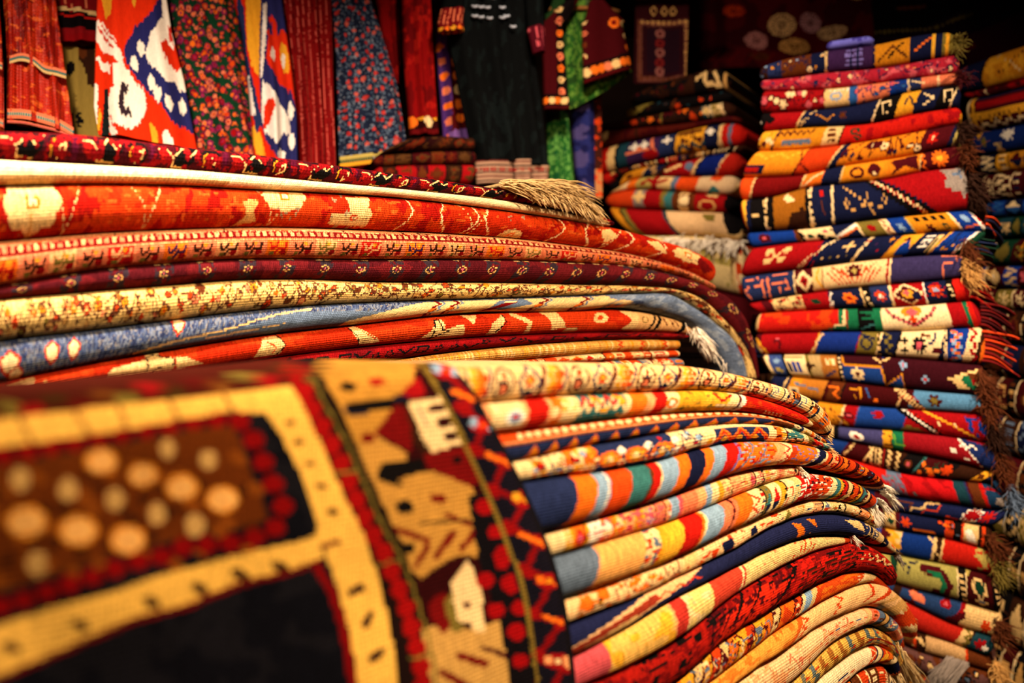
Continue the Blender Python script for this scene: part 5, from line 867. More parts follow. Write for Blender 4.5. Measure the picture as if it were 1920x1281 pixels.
for k, (i, y0, y1, c) in enumerate([(13, 740, 820, 'brown'), (14, 820, 900, 'brown'), (16, 990, 1060, 'olive'), (17, 1060, 1150, 'brown'), (18, 1150, 1250, 'tan'), (12, 690, 740, 'brown')]): fringe(fs[i], FAR, (1876, y0), (1880, y1), (20, 22), 40, c, .0014, .06, .7, 80+k, .1, .012, 1, .06)
# ------------------------------------------------------------------ the draped rug in front
def drape():
    R = [(852, 690), (880, 722), (920, 790), (960, 865), (1000, 950), (1032, 1030), (1056, 1110), (1070, 1190), (1080, 1281), (1086, 1420)]
    L = [(-170, 760), (-170, 1000), (-170, 1420)]
    Tt = [(-170, 812), (0, 782), (300, 752), (540, 724), (700, 704), (790, 693), (852, 690)]
    cR = smooth_curve(R, 300); cT = smooth_curve(Tt, 300)
    nu, nv = 250, 150; s = np.linspace(0, 1, nu+1); t = np.linspace(0, 1, nv+1)
    top = resample(cT, s)
    ys = cR[:, 1]; G = np.zeros((nu+1, nv+1, 2)); yb = 1420.0
    for j, q in enumerate(t):
        y_r = 690+(yb-690)*q; xr = np.interp(y_r, ys, cR[:, 0])
        for_x = -170+(xr+170)*s
        ytop = np.interp(for_x, top[:, 0], top[:, 1], right=690)
        ytop_s = top[:, 1]; y = ytop_s+(yb-ytop_s)*q
        xr2 = np.interp(y[-1], ys, cR[:, 0]); G[:, j, 0] = -170+(xr2+170)*s; G[:, j, 1] = y
    X = G[..., 0]; Y = G[..., 1]
    n = FRONT.n
    # rounded shoulder, gentle folds, right edge turned in a little
    ytop = Y[:, :1]; fall = np.clip((Y-ytop)/110, 0, 1)
    off = .030+.012*np.sqrt(np.clip(1-(1-fall)**2, 0, 1))+.004*(vnoise(X/140, Y/160, 5)-.5)*2
    edge = np.clip((s[:, None]-.955)/.045, 0, 1); off = off-.010*edge**2
    front = FRONT.off(X, Y, off); thick = .007
    # top sheet: over the fold and back across the pile
    back = []
    for (dn, dz) in ((.012, .0035), (.03, .0045), (.07, .0045), (.12, .0045), (.17, .0045), (.21, .0045), (.245, .0045)):
        row = front[:, 0]+n*dn; row[:, 2] += dz; back.append(row)
    G3 = np.concatenate([np.stack(back[::-1], 1), front], 1); nr = G3.shape[1]
    nb = len(back)
    V1 = G3.reshape(-1, 3)
    # inner skin offset toward the pile
    inner = G3.copy(); inner[:, nb:] = front+n*thick; inner[:, :nb, 2] -= thick*.8
    V = np.vstack([V1, inner.reshape(-1, 3)]); N1 = len(V1)
    i, j = np.meshgrid(np.arange(nu), np.arange(nr-1), indexing='ij'); a = (i*nr+j)
    Fo = np.stack([a, a+1, a+nr+1, a+nr], -1).reshape(-1, 4); Fi = Fo[:, ::-1]+N1
    cX = 960+FP*G3[..., 0]/G3[..., 1]; cY = 640.5-FP*(G3[..., 2]-H)/G3[..., 1]
    fX = (cX[:-1, :-1]+cX[1:, 1:])/2; fY = (cY[:-1, :-1]+cY[1:, 1:])/2
    c = Cv(fX, fY, 100.0, 3)
    c.fill((12, 13, 22)); c.blobs((20, 20, 28), 60, .5, 2)
    K = lambda p: [(x, y) for x, y in p]
    # strip above the yellow band
    c.poly([(-200, 700), (545, 640), (600, 790), (560, 760), (545, 724), (480, 729), (250, 757), (-200, 812)], (70, 20, 12)); [c.ell(x, 794-.13*(x+170)+((x//44) % 2)*14-8, 24, 11, ['olive', 'crim', (60, 40, 14), (90, 12, 12), (110, 60, 20)][(x//44) % 5]) for x in range(-160, 560, 44)]
    # right-hand border ground
    brd = [(545, 690), (870, 640), (900, 740), (960, 850), (1010, 950), (1050, 1060), (1080, 1180), (1100, 1420), (740, 1420), (728, 1281), (700, 1130), (650, 950), (600, 830)]
    c.poly(brd, (44, 8, 12))
    c.poly([(555, 640), (600, 640), (650, 740), (700, 860), (740, 960), (775, 1070), (800, 1180), (815, 1420), (750, 1420), (735, 1200), (680, 1000), (610, 830)], (26, 14, 14))
    # mustard border with dark figures
    c.poly([(600, 700), (622, 640), (785, 640), (776, 715), (756, 735), (735, 745), (752, 760), (705, 822), (690, 848), (668, 830), (640, 770)], (186, 136, 56))
    c.poly([(668, 838), (700, 815), (760, 848), (765, 866), (748, 900), (800, 882), (856, 900), (885, 915), (896, 952), (884, 970), (902, 985), (918, 1030), (895, 1045), (860, 1040), (820, 1062), (790, 1085), (770, 1070), (755, 1020), (725, 960), (700, 905)], (190, 142, 66))
    c.poly([(790, 1180), (840, 1170), (880, 1180), (935, 1165), (955, 1230), (965, 1300), (960, 1420), (820, 1420), (810, 1290)], (198, 156, 86))
    c.poly([(640, 765), (700, 752), (745, 745), (770, 742), (768, 756), (700, 764), (690, 776), (660, 782)], 'navy'); c.poly([(650, 758), (690, 750), (770, 748), (765, 760), (690, 772), (655, 778)], 'black')
    c.ell(652, 725, 17, 9, 'black'); c.ell(706, 716, 15, 8, 'crim'); c.poly([(752, 735), (785, 705), (800, 740), (775, 748)], 'crim')
    c.poly([(700, 815), (720, 790), (740, 760), (770, 765), (775, 810), (770, 848), (720, 820)], 'dkred'); c.ell(690, 822, 14, 10, 'dkred'); c.poly([(758, 755), (768, 765), (812, 850), (800, 862), (776, 830)], 'dbrown')
    c.poly([(705, 885), (720, 866), (762, 862), (795, 860), (796, 884), (745, 898), (760, 915), (745, 912), (708, 900)], 'black')
    c.poly([(795, 852), (868, 836), (905, 905), (880, 912), (800, 875)], 'dkred'); c.ell(858, 862, 9, 7, 'black'); c.ell(758, 951, 17, 13, 'black'); c.ell(822, 936, 16, 9, 'dkred'); c.ell(764, 1028, 13, 11, 'black')
    c.line([(745, 994), (800, 1012), (800, 1030), (780, 1062)], 11, 'dkred'); c.line([(835, 965), (885, 985)], 8, 'dkred'); c.line([(818, 1045), (850, 1000)], 12, 'dkred'); c.line([(866, 1030), (888, 998)], 12, 'dkred'); c.line([(790, 980), (880, 975)], 6, 'black')
    c.poly([(805, 1130), (828, 1110), (850, 1120), (850, 1170), (830, 1190), (808, 1160)], 'dkred'); c.poly([(830, 1130), (850, 1110), (868, 1180), (850, 1190)], 'olive'); c.line([(860, 1230), (910, 1245)], 14, 'dkred'); c.line([(905, 1215), (950, 1230)], 10, 'burg'); c.line([(830, 1262), (880, 1290)], 14, 'dkred')
    # cream combs
    c.poly([(763, 757), (792, 749), (845, 842), (806, 848)], 'cream')
    for (x, y) in ((812, 752), (828, 776), (842, 805), (852, 828)): c.line([(x-20, y+6), (x+14, y-2)], 13, 'cream')
    c.line([(783, 765), (800, 800)], 4, 'pink')
    c.poly([(845, 1098), (868, 1060), (880, 1052), (902, 1110), (912, 1186), (890, 1188), (880, 1165), (862, 1170), (850, 1130)], 'cream'); c.ell(876, 1135, 8, 6, 'burg')
    # black strip with red squares
    c.poly([(878, 930), (912, 925), (950, 1000), (985, 1080), (1000, 1180), (1005, 1420), (955, 1420), (955, 1260), (935, 1165), (905, 1080), (890, 1010)], (14, 12, 18))
    for (x, y, r) in ((908, 951, 15), (928, 998, 13), (948, 1040, 20), (910, 1090, 15), (958, 1095, 18), (930, 1145, 15), (975, 1140, 15), (968, 1185, 16), (975, 1240, 14), (940, 1060, 10)): c.ell(x, y, r*1.12, r, (150, 10, 16))
    # olive cord line and outer navy border
    c.poly([(800, 640), (862, 640), (905, 740), (960, 850), (1010, 950), (1045, 1050), (1070, 1180), (1090, 1420), (1010, 1420), (1006, 1281), (992, 1180), (960, 1060), (925, 960), (880, 860), (835, 760)], (16, 15, 28))
    zz = [(830, 690), (880, 745), (868, 765), (908, 795), (890, 845), (945, 865), (925, 920), (985, 940), (955, 990), (1010, 1015), (985, 1070), (1040, 1090), (1000, 1150), (1052, 1170), (1010, 1230), (1056, 1250), (1020, 1330)]
    c.line(zz, 12, (120, 10, 16)); [c.ell(x, y, 19, 12, (136, 12, 16), 0, 25) for (x, y) in zz[1:]]
    for (x, y, cs) in ((836, 694, ('rust', 'ltblue')), (905, 796, ('rust', 'ltblue')), (985, 936, ('ochre', 'gold')), (1030, 1090, ('ochre', 'orange')), (1046, 1240, ('cream', 'peach'))):
        c.ell(x, y, 26, 15, 'crim')
        for dx, dy, q in ((-17, 0, 1), (17, -5, 1), (0, 0, 0), (17, 7, 1), (-17, -6, 1)): c.ell(x+dx, y+dy, 8, 5.5, cs[q])
    for (x, y) in ((872, 742), (938, 862), (1000, 1012), (1046, 1165)): c.line([(x-24, y-9), (x+22, y+9)], 9, 'orange')
    c.line([(790, 680), (812, 715), (840, 765), (872, 832), (906, 905), (935, 978), (962, 1045), (985, 1115), (998, 1195), (1008, 1281), (1010, 1420)], 9, (120, 100, 40))
    c.line([(850, 670), (880, 722), (920, 790), (960, 865), (1000, 950), (1032, 1030), (1056, 1110), (1070, 1190), (1080, 1281), (1086, 1420)], 16, (14, 13, 20))
    # red scallops along the yellow band
    pts = smooth_curve([(556, 700), (575, 745), (605, 800), (632, 852), (655, 905), (672, 945), (692, 992), (716, 1030), (740, 1085), (758, 1130), (772, 1180), (786, 1230), (792, 1281), (794, 1400)], 200)
    pp = resample(pts, np.linspace(0, 1, 21)); c.line([tuple(q+[24, -8]) for q in pp], 5, 'olive')
    for (x, y) in pp: c.ell(x, y, 17, 19, (150, 12, 14))
    for (x, y) in pp[::5]: c.line([(x-14, y+22), (x+30, y+14)], 5, 'olive')
    # lower field with thin red line
    c.line([(585, 1048), (622, 1110), (645, 1180), (662, 1281), (668, 1420)], 16, (120, 8, 12)); c.line([(-170, 1318), (0, 1270), (120, 1220), (250, 1163), (350, 1137), (450, 1096), (540, 1074), (600, 1052)], 12, (104, 8, 12))
    # box: scallops, brown ground, spots
    fld = [(-170, 905), (0, 872), (200, 838), (330, 812), (438, 796), (455, 840), (480, 905), (503, 975), (440, 992), (350, 1008), (200, 1045), (80, 1085), (-170, 1160)]
    c.poly(fld, (96, 44, 12)); c.blobs((64, 26, 10), 26, .54, 8, -170, 505) if False else None
    ins = c.c.copy()
    for k in range(40):
        x = -150+k*17; y = 1000+math.sin(k*2.3)*95-x*.12
        if x < 480: c.ell(x, y, 18, 12, (128, 66, 18), 0, 30)
        if x < 470: c.ell(x+12, y-40 if y > 930 else y+60, 15, 10, (62, 28, 12), 0, -30)
    sc_ = smooth_curve([(-170, 890), (0, 855), (100, 837), (200, 818), (300, 800), (400, 787), (446, 787), (468, 810), (485, 850), (505, 890), (518, 925), (532, 960), (512, 995), (460, 1012), (405, 1022), (355, 1022), (310, 1042), (250, 1056), (180, 1080), (100, 1106), (40, 1126), (-170, 1190)], 300)
    c.line([tuple(q) for q in resample(sc_, np.linspace(0, 1, 60))], 20, (34, 6, 12))
    for (x, y) in resample(sc_, np.linspace(0, 1, 36)): c.ell(x, y, 20, 17, (126, 8, 12))
    for (x, y, r) in ((190, 865, 31), (268, 890, 28), (341, 914, 31), (418, 936, 32), (50, 978, 39), (147, 995, 37), (240, 1012, 34), (-60, 955, 36)): c.ell(x, y, r, r*.78, (220, 140, 44)); c.ell(x, y+1, r*.78, r*.6, (240, 186, 110)); c.line([(x-r*.4, y-r*.3), (x+r*.3, y+r*.4)], 4, (200, 120, 60))
    for (x, y, r) in ((314, 842, 15), (390, 862, 16), (38, 898, 18), (128, 918, 18), (216, 937, 17), (295, 963, 17), (366, 985, 18), (70, 1057, 20), (-50, 1050, 20)): c.ell(x, y, r, r*1.2, (196, 158, 96))
    # yellow bands
    YB = (246, 196, 92)
    c.poly([(-170, 806), (0, 788), (100, 775), (250, 756), (400, 737), (480, 728), (545, 720), (560, 760), (500, 776), (440, 770), (350, 784), (250, 802), (120, 822), (0, 840), (-170, 868)], YB)
    c.poly([(486, 728), (545, 718), (573, 775), (600, 830), (640, 920), (680, 1000), (715, 1100), (735, 1200), (745, 1281), (750, 1420), (688, 1420), (672, 1281), (655, 1180), (628, 1085), (600, 1015), (590, 960), (560, 880), (530, 820), (497, 772)], YB)
    c.poly([(-170, 1235), (0, 1172), (100, 1140), (200, 1114), (300, 1079), (430, 1045), (560, 1015), (604, 1000), (606, 1045), (540, 1070), (450, 1090), (350, 1132), (250, 1157), (120, 1215), (0, 1266), (-170, 1330)], YB)
    for (x0, y0, x1, y1) in ((40, 785, 62, 828), (146, 772, 168, 812), (226, 762, 242, 800), (318, 748, 334, 786), (422, 736, 438, 770)): c.line([(x0-3, y0), (x1-3, y1)], 8, (140, 96, 44))
    for (x, y) in ((543, 792), (560, 830), (582, 870), (602, 912), (624, 960)): c.ell(x, y, 11, 6, (64, 26, 14))
    c.line([(602, 1026), (634, 1016)], 10, (110, 20, 20))
    for (x, y, a) in ((668, 1107, -25), (690, 1163, -60), (707, 1228, -40)): c.ell(x, y, 20, 8, (50, 22, 22), 0, a)
    for (x, y) in ((20, 1214), (150, 1172), (285, 1130), (375, 1104), (450, 1078), (525, 1064)): c.ell(x, y, 19, 10, (60, 30, 18), 0, 25)
    cols = c.c.reshape(-1, 3)
    U = np.stack([(V1[:, 0]*FRONT.d[0]+V1[:, 1]*FRONT.d[1]), V1[:, 2]], -1); U = np.vstack([U, U+3])
    # side walls closing the two skins
    ring = [k*nr for k in range(nu+1)]; e = []
    right = [nu*nr+k for k in range(nr)]; left = list(range(nr)); topr = [k*nr for k in range(nu+1)]; botr = [k*nr+nr-1 for k in range(nu+1)]
    for seq, flip in ((right, 0), (left, 1), (topr, 0), (botr, 1)):
        for p, q in zip(seq[:-1], seq[1:]): e.append([p, q, q+N1, p+N1] if flip == 0 else [q, p, p+N1, q+N1])
    F = np.vstack([Fo, Fi, np.array(e)]); C_all = np.vstack([cols, cols*.6, np.tile(col((20, 16, 18)), (len(e), 1))])
    o = mesh_obj('draped_rug', V, F, M_DRAPE, None, C_all, U[F].reshape(-1, 2))
    tag(o, 'large foreground rug with yellow bands and spotted brown panel draped over the front pile', 'rug')
    # wool tufts along the hanging edge: short overcast binding
    return o
M_DRAPE = textile('deep_knotted_pile', 0.0035, 0.5, .92, .12, .18, .35)
drape()
# ------------------------------------------------------------------ hanging clothes
def cloth_sheet(name, left, right, ytop, ybot, paint, parent=None, face=GARM, dy=0.0, fold=.02, nf=3, thick=.03, mat=None, cell=4.0, seed=1, hang=None, bottom=None, taper=.3, zlift=0):
    """left/right: outline points (x, y); the cloth is a flattened closed tube with folds growing downwards.
       bottom: list (x, y) giving the hem line; hang: extra upward pixels above ytop"""
    ly = [p[1] for p in left]; lx = [p[0] for p in left]; ry = [p[1] for p in right]; rx = [p[0] for p in right]
    nr = max(8, int((ybot-ytop)/cell)); w0 = max(p[0] for p in right)-min(p[0] for p in left); nc = max(8, int(w0/cell))
    q = np.linspace(0, 1, nr+1)[:, None]; s = np.linspace(0, 1, nc+1)[None, :]
    yy = ytop+(ybot-ytop)*q; XL = np.interp(yy, ly, lx); XR = np.interp(yy, ry, rx); X = XL+(XR-XL)*s; Yp = np.broadcast_to(yy, X.shape).copy()
    if bottom is not None:
        hb = np.interp(X, [p[0] for p in bottom], [p[1] for p in bottom]); Yp = ytop+(hb-ytop)*q; XL = np.interp(Yp, ly, lx); XR = np.interp(Yp, ry, rx); X = XL+(XR-XL)*s
    base = face.off(X, Yp, dy); n = face.n; tdn = np.clip(q*(1-taper)+taper, 0, 1)
    ph = seed*1.7; f = fold*tdn*(np.sin(s*nf*6.283+ph+q*.6)*.6+np.sin(s*nf*11.7+ph*2+q*1.3)*.3+(vnoise(X/70, Yp/160, seed)-.5))
    rnd = np.sqrt(np.clip(1-(2*s-1)**2, 0, 1))
    fr = base-n*(thick*.5*rnd+f*np.clip(rnd*2, 0, 1))[..., None]
    bk = base+n*(thick*.5*rnd-f*.6*np.clip(rnd*2, 0, 1))[..., None]
    nrw = nr+1; ncw = nc+1
    loop = np.concatenate([fr, bk[:, ::-1][:, 1:-1]], 1); m = loop.shape[1]; V = loop.reshape(-1, 3)
    i, j = np.meshgrid(np.arange(nr), np.arange(m), indexing='ij'); a = i*m+j; b = i*m+(j+1) % m
    F = np.stack([a, a+m, b+m, b], -1).reshape(-1, 4)
    Xl = np.concatenate([X, X[:, ::-1][:, 1:-1]], 1); Yl = np.concatenate([Yp, Yp[:, ::-1][:, 1:-1]], 1)
    fX = (Xl[:-1]+np.roll(Xl, -1, 1)[1:])/2; fY = (Yl[:-1]+np.roll(Yl, -1, 1)[1:])/2
    c = Cv(fX, fY, 100.0, seed); c.u = None; paint(c); cols = c.c.reshape(-1, 3)
    top = [[k, (k+1), m-1-k, (m-k) % m] for k in range(0, nc)] ; tf = []
    for k in range(nc):
        a0, a1 = k, k+1; b0, b1 = (m-k) % m, m-k-1
        if a0 == b0: continue
        tf.append([a0, a1, b1, b0] if a1 != b1 else [a0, a1, b0, b0])
    tf = [t for t in tf if len(set(t)) == 4]
    tf = np.array(tf); F = np.vstack([F, tf]); cols = np.vstack([cols, np.tile(cols[0], (len(tf), 1))])
    U = np.stack([V[:, 0]*face.d[0]+V[:, 1]*face.d[1], V[:, 2]], -1)
    return mesh_obj(name, V, F, mat or M_CLOTH, parent, cols, U[F].reshape(-1, 2))
ZR = H+1.12
MMET = plain('dark_metal_tube', (60, 56, 52), .35, 40, .1); MHANG = plain('hanger_wood', (150, 100, 54), .5, 40, .2)
def tube(name, pts, r, mat, parent=None, n=8):
    V = []; F = []; pts = [np.array(p, float) for p in pts]
    for i, p in enumerate(pts):
        d = pts[min(i+1, len(pts)-1)]-pts[max(i-1, 0)]; d /= np.linalg.norm(d); u = np.cross(d, [.1, .2, .97]) if abs(d[2]) < .9 else np.cross(d, [1, 0, 0]); u /= np.linalg.norm(u); v = np.cross(d, u)
        V += [p+u*r*math.cos(2*math.pi*k/n)+v*r*math.sin(2*math.pi*k/n) for k in range(n)]
    for i in range(len(pts)-1):
        for k in range(n): F.append([i*n+k, i*n+(k+1) % n, (i+1)*n+(k+1) % n, (i+1)*n+k])
    F.append(list(range(n))[::-1]); F.append([len(V)-n+k for k in range(n)])
    return mesh_obj(name, V, F, mat, parent)
ra = GARM.P(-120, 640); rb = GARM.P(1330, 640); ra[2] = rb[2] = ZR
rail = tube('clothes_rail', [ra, rb], .012, MMET); tag(rail, 'long metal clothes rail above the picture that the garments hang from', 'rail')
for t in (.02, .5, .98):
    p = ra+(rb-ra)*t; tube('rail_rod', [p+[0, 0, .01], [p[0], p[1], H+1.45]], .006, MMET, rail)
def garment(name, xc, dy=0.0, label='', cat='dress', group='clothes hanging on the rail'):
    """an Empty that carries the cloth parts, with its hanger on the rail"""
    root = bpy.data.objects.new(name, None); COL.objects.link(root)
    Yd = float(GARM.Y(xc)); p = np.array([(xc-960)/FP*Yd, Yd, ZR])
    tag(root, label, cat, group); root.location = (0, 0, 0)
    return root, p
def finish(root, p, dyo, xl, xr, ytop):
    """hanger: hook over the rail, wooden shoulder bar inside the cloth"""
    a = GARM.off(xl, ytop+6, dyo); b = GARM.off(xr, ytop+6, dyo); mid_ = (a+b)/2; top = np.array([mid_[0], mid_[1], a[2]+.03])
    h = tube('hanger', [a, a*.5+top*.5+[0, 0, .006], top, b*.5+top*.5+[0, 0, .006], b], .006, MHANG, root)
    rp = np.array([mid_[0], mid_[1], ZR])+GARM.n*dyo
    pts = [top, top+[0, 0, .02], [mid_[0], mid_[1], ZR-.03]]+[rp+(-GARM.n*math.cos(t)*.017+np.array([0, 0, 1])*math.sin(t)*.017) for t in np.linspace(0, math.pi, 7)]
    tube('hook', pts, .0018, MMET, h, 6)
def topy(x, z=ZR-.10): return 640.5-(z-H)*FP/float(GARM.Y(x))
def gar(name, label, cat, left, right, ybot, paint, dy=0.0, fold=.02, nf=3, thick=.04, mat=None, cell=4.0, seed=1, bottom=None, part='body', sh=None, **kw):
    xc = (left[0][0]+right[0][0])/2; yt = topy(xc)
    root, p = garment(name, xc, dy, label, cat)
    w0 = (right[0][0]-left[0][0])/2; wt = sh if sh else w0*.75
    L = [(xc-wt*.35, yt), (xc-wt, yt+34), (left[0][0], min(left[0][1], -4))]+[q for q in left if q[1] > 0]; Rr = [(xc+wt*.35, yt), (xc+wt, yt+34), (right[0][0], min(right[0][1], -4))]+[q for q in right if q[1] > 0]
    cloth_sheet(part, L, Rr, yt, ybot, paint, root, GARM, dy, fold, nf, thick, mat, cell, seed, None, bottom, **kw)
    finish(root, p, dy, xc-wt*.8, xc+wt*.8, yt+24); return root
def trimband(root, name, pts, wd, cs, dy, out=.028, matl=None):
    """woven ribbon sewn along a line on the cloth: its own thin strip"""
    c = smooth_curve(pts, 120); n_ = len(c); V = []; F = []; cols = []
    for (x, y) in c:
        for q in (-1, -.33, .33, 1): V.append(GARM.off(x, y+q*wd/2, dy+out+(.002 if abs(q) < 1 else 0)))
    for i in range(n_-1):
        for k in range(3): F.append([i*4+k, i*4+k+1, (i+1)*4+k+1, (i+1)*4+k]); cols.append(col(cs[k] if (k != 1 or i % 4 < 3) else cs[3]))
    V = np.array(V); F = np.array(F); U = np.stack([V[:, 0], V[:, 2]], -1)
    return mesh_obj(name, V, F, M_CLOTH, root, np.array(cols), U[F].reshape(-1, 2))
# satin red skirts at the far left
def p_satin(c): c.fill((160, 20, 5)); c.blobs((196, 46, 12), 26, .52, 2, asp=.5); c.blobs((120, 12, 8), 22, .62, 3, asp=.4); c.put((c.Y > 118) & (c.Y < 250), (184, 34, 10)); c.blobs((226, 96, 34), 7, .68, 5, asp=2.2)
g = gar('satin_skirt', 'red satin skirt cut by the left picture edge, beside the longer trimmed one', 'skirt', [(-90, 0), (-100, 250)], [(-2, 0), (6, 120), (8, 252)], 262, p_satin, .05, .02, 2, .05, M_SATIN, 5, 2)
trimband(g, 'ribbon_trim', [(-70, 118), (-30, 112), (4, 124)], 12, ['salmon', 'teal', 'sand', 'olive'], .05); trimband(g, 'ribbon_trim', [(-70, 222), (-30, 218), (6, 232)], 14, ['salmon', 'teal', 'salmon', 'sand'], .05)
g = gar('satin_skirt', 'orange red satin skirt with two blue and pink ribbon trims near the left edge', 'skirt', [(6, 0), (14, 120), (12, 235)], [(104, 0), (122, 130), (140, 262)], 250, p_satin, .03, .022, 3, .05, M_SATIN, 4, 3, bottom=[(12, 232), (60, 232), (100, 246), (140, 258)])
trimband(g, 'ribbon_trim', [(18, 112), (40, 107), (60, 112), (85, 130), (104, 134), (124, 140)], 15, ['salmon', 'teal', 'sand', 'olive'], .03)
trimband(g, 'ribbon_trim', [(14, 213), (45, 214), (80, 222), (110, 232), (138, 248)], 18, ['salmon', 'teal', 'salmon', 'sand'], .03)
trimband(g, 'hem_braid', [(14, 228), (45, 230), (80, 238), (110, 246), (138, 260)], 5, ['salmon', 'pink', 'salmon', 'dkred'], .03)
def p_g3(c):
    c.fill((128, 14, 20))
    for x in range(80, 200, 13): c.line([(x, -300), (x+4, 22)], 1.4, 'salmon')
    c.poly([(60, 8), (200, 28), (200, 34), (60, 14)], 'sand'); c.poly([(60, 16), (200, 34), (200, 60), (60, 50)], (14, 8, 10)); c.poly([(60, 22), (200, 38), (200, 42), (60, 27)], 'red'); c.poly([(60, 66), (200, 68), (200, 80), (60, 78)], (130, 10, 16))
gar('striped_tunic', 'dark red tunic with a black hem band, behind the satin skirt', 'tunic', [(96, 0), (110, 80)], [(190, 0), (194, 80)], 80, p_g3, -.06, .008, 2, .03, None, 4, 4)
def p_g4(c): c.fill((148, 124, 58)); c.poly([(146, 88), (180, 86), (180, 165), (165, 160), (160, 130), (148, 115)], 'dbrown'); c.ell(132, 130, 8, 13, 'black'); c.star(142, 228, 17, 'black', 6, .5); c.ell(155, 100, 8, 12, 'brown'); c.line([(140, 180), (142, 262)], 6, (120, 98, 44))
gar('hanging_kilim', 'olive beige cloth with dark brown figures hanging behind the satin skirt', 'textile', [(112, 0), (116, 262)], [(192, 0), (196, 262)], 270, p_g4, -.09, .006, 2, .02, None, 4, 5)
def ikat(c, ox=0, s=1.0):
    pass
def p_ikat(c):
    c.fill((220, 46, 14)); J = (vnoise(c.X/2.6, c.Y/60, 8)-.5)*9
    Y0 = c.Yj.copy(); c.Yj = c.Yj+J*1.2                      # feathered edges of the resist dye
    W = (246, 238, 226); N_ = (36, 38, 98)
    c.poly([(300, -260), (400, -260), (400, 290), (355, 245), (322, 235), (300, 200), (270, 170), (240, 130), (232, 95), (255, 55), (285, 30), (298, 0)], N_)
    c.poly([(250, -300), (290, -300), (270, -180), (245, -120)], 'gold'); c.poly([(200, -260), (235, -220), (230, -100), (195, -140)], W); c.poly([(205, -210), (222, -200), (222, -130), (205, -150)], N_)
    c.poly([(300, -40), (312, -40), (322, 40), (345, 110), (352, 175), (335, 172), (325, 155), (310, 160), (296, 140), (282, 128), (272, 105), (280, 75), (297, 45), (305, 35)], W); c.poly([(300, 85), (312, 78), (322, 95), (330, 85), (340, 125), (332, 138), (318, 125), (305, 105)], (214, 44, 16)); c.poly([(314, 50), (320, 50), (325, 85), (318, 80)], (200, 50, 40))
    for (x, y) in ((264, 95), (252, 125), (284, 160), (316, 198), (342, 202), (295, 180)): c.ell(x, y, 7, 15, W, 0, -12)
    c.poly([(186, -20), (214, -20), (208, 30), (198, 38)], 'gold'); c.poly([(240, -10), (258, -10), (252, 22)], 'gold')
    c.poly([(178, 35), (195, 48), (215, 80), (232, 115), (226, 125), (205, 110), (190, 95), (182, 78), (176, 60)], W); c.line([(185, 55), (212, 98)], 4, (206, 50, 36)); c.line([(190, 50), (222, 96)], 3, (206, 50, 36))
    c.ell(238, 200, 36, 44, W); c.poly([(212, 130), (228, 118), (248, 150), (262, 180), (215, 190)], W); c.poly([(228, 160), (240, 165), (242, 188), (234, 180), (232, 205), (246, 210), (248, 222), (228, 222), (222, 200)], (50, 34, 44)); c.ell(240, 192, 6, 12, W)
    c.poly([(176, 155), (184, 160), (182, 235), (176, 245)], W); c.poly([(178, 105), (196, 118), (208, 132), (206, 145), (188, 128)], W); c.poly([(186, 205), (192, 220), (186, 245), (180, 250)], 'gold'); c.ell(288, 255, 6, 20, 'gold', 0, -15); c.ell(314, 268, 8, 20, W, 0, -20); c.poly([(205, 222), (222, 256), (206, 256)], W)
    c.Yj = Y0; c.poly([(197, 168), (203, 172), (206, 262), (190, 262)], (22, 30, 30))
gar('ikat_robe', 'large ikat robe patterned red, white and navy, in front at the left', 'robe', [(182, 0), (178, 120), (176, 200), (186, 262)], [(312, 0), (322, 60), (345, 150), (362, 240), (372, 290)], 290, p_ikat, .05, .014, 2, .05, None, 2.2, 6, bottom=[(176, 252), (200, 254), (300, 272), (372, 288)], sh=75)
def floral(base, cs, step, r, sd, y0=-420, y1=330, x0=0, x1=800, ring=None):
    def f(c):
        c.fill(base); rg = random.Random(sd); y = y0
        while y < y1:
            x = x0+rg.uniform(0, step)
            while x < x1:
                a = x+rg.uniform(-step*.4, step*.4); b = y+rg.uniform(-step*.4, step*.4); q = rg.uniform(.6, 1.2)*r; k = rg.choice(cs)
                if ring: c.ell(a, b, q*1.35, q*1.5, ring)
                c.ell(a, b, q, q*1.1, k); c.ell(a, b, q*.4, q*.45, rg.choice(cs)); c.ell(a+q*1.5, b+q, q*.4, q*.4, rg.choice(cs)); x += step
            y += step*.85
    return f
gar('floral_dress', 'dark green dress with small coral and purple flowers beside the big ikat robe', 'dress', [(316, 0), (330, 80), (345, 150), (368, 300)], [(440, 0), (462, 120), (478, 220), (505, 310)], 310, floral((16, 58, 36), ['orange', 'salmon', (150, 40, 90), 'crim', 'rorange'], 14, 4.6, 3, x0=300, x1=520, ring=(92, 22, 58)), .0, .014, 3, .05, None, 2.4, 7, sh=60)
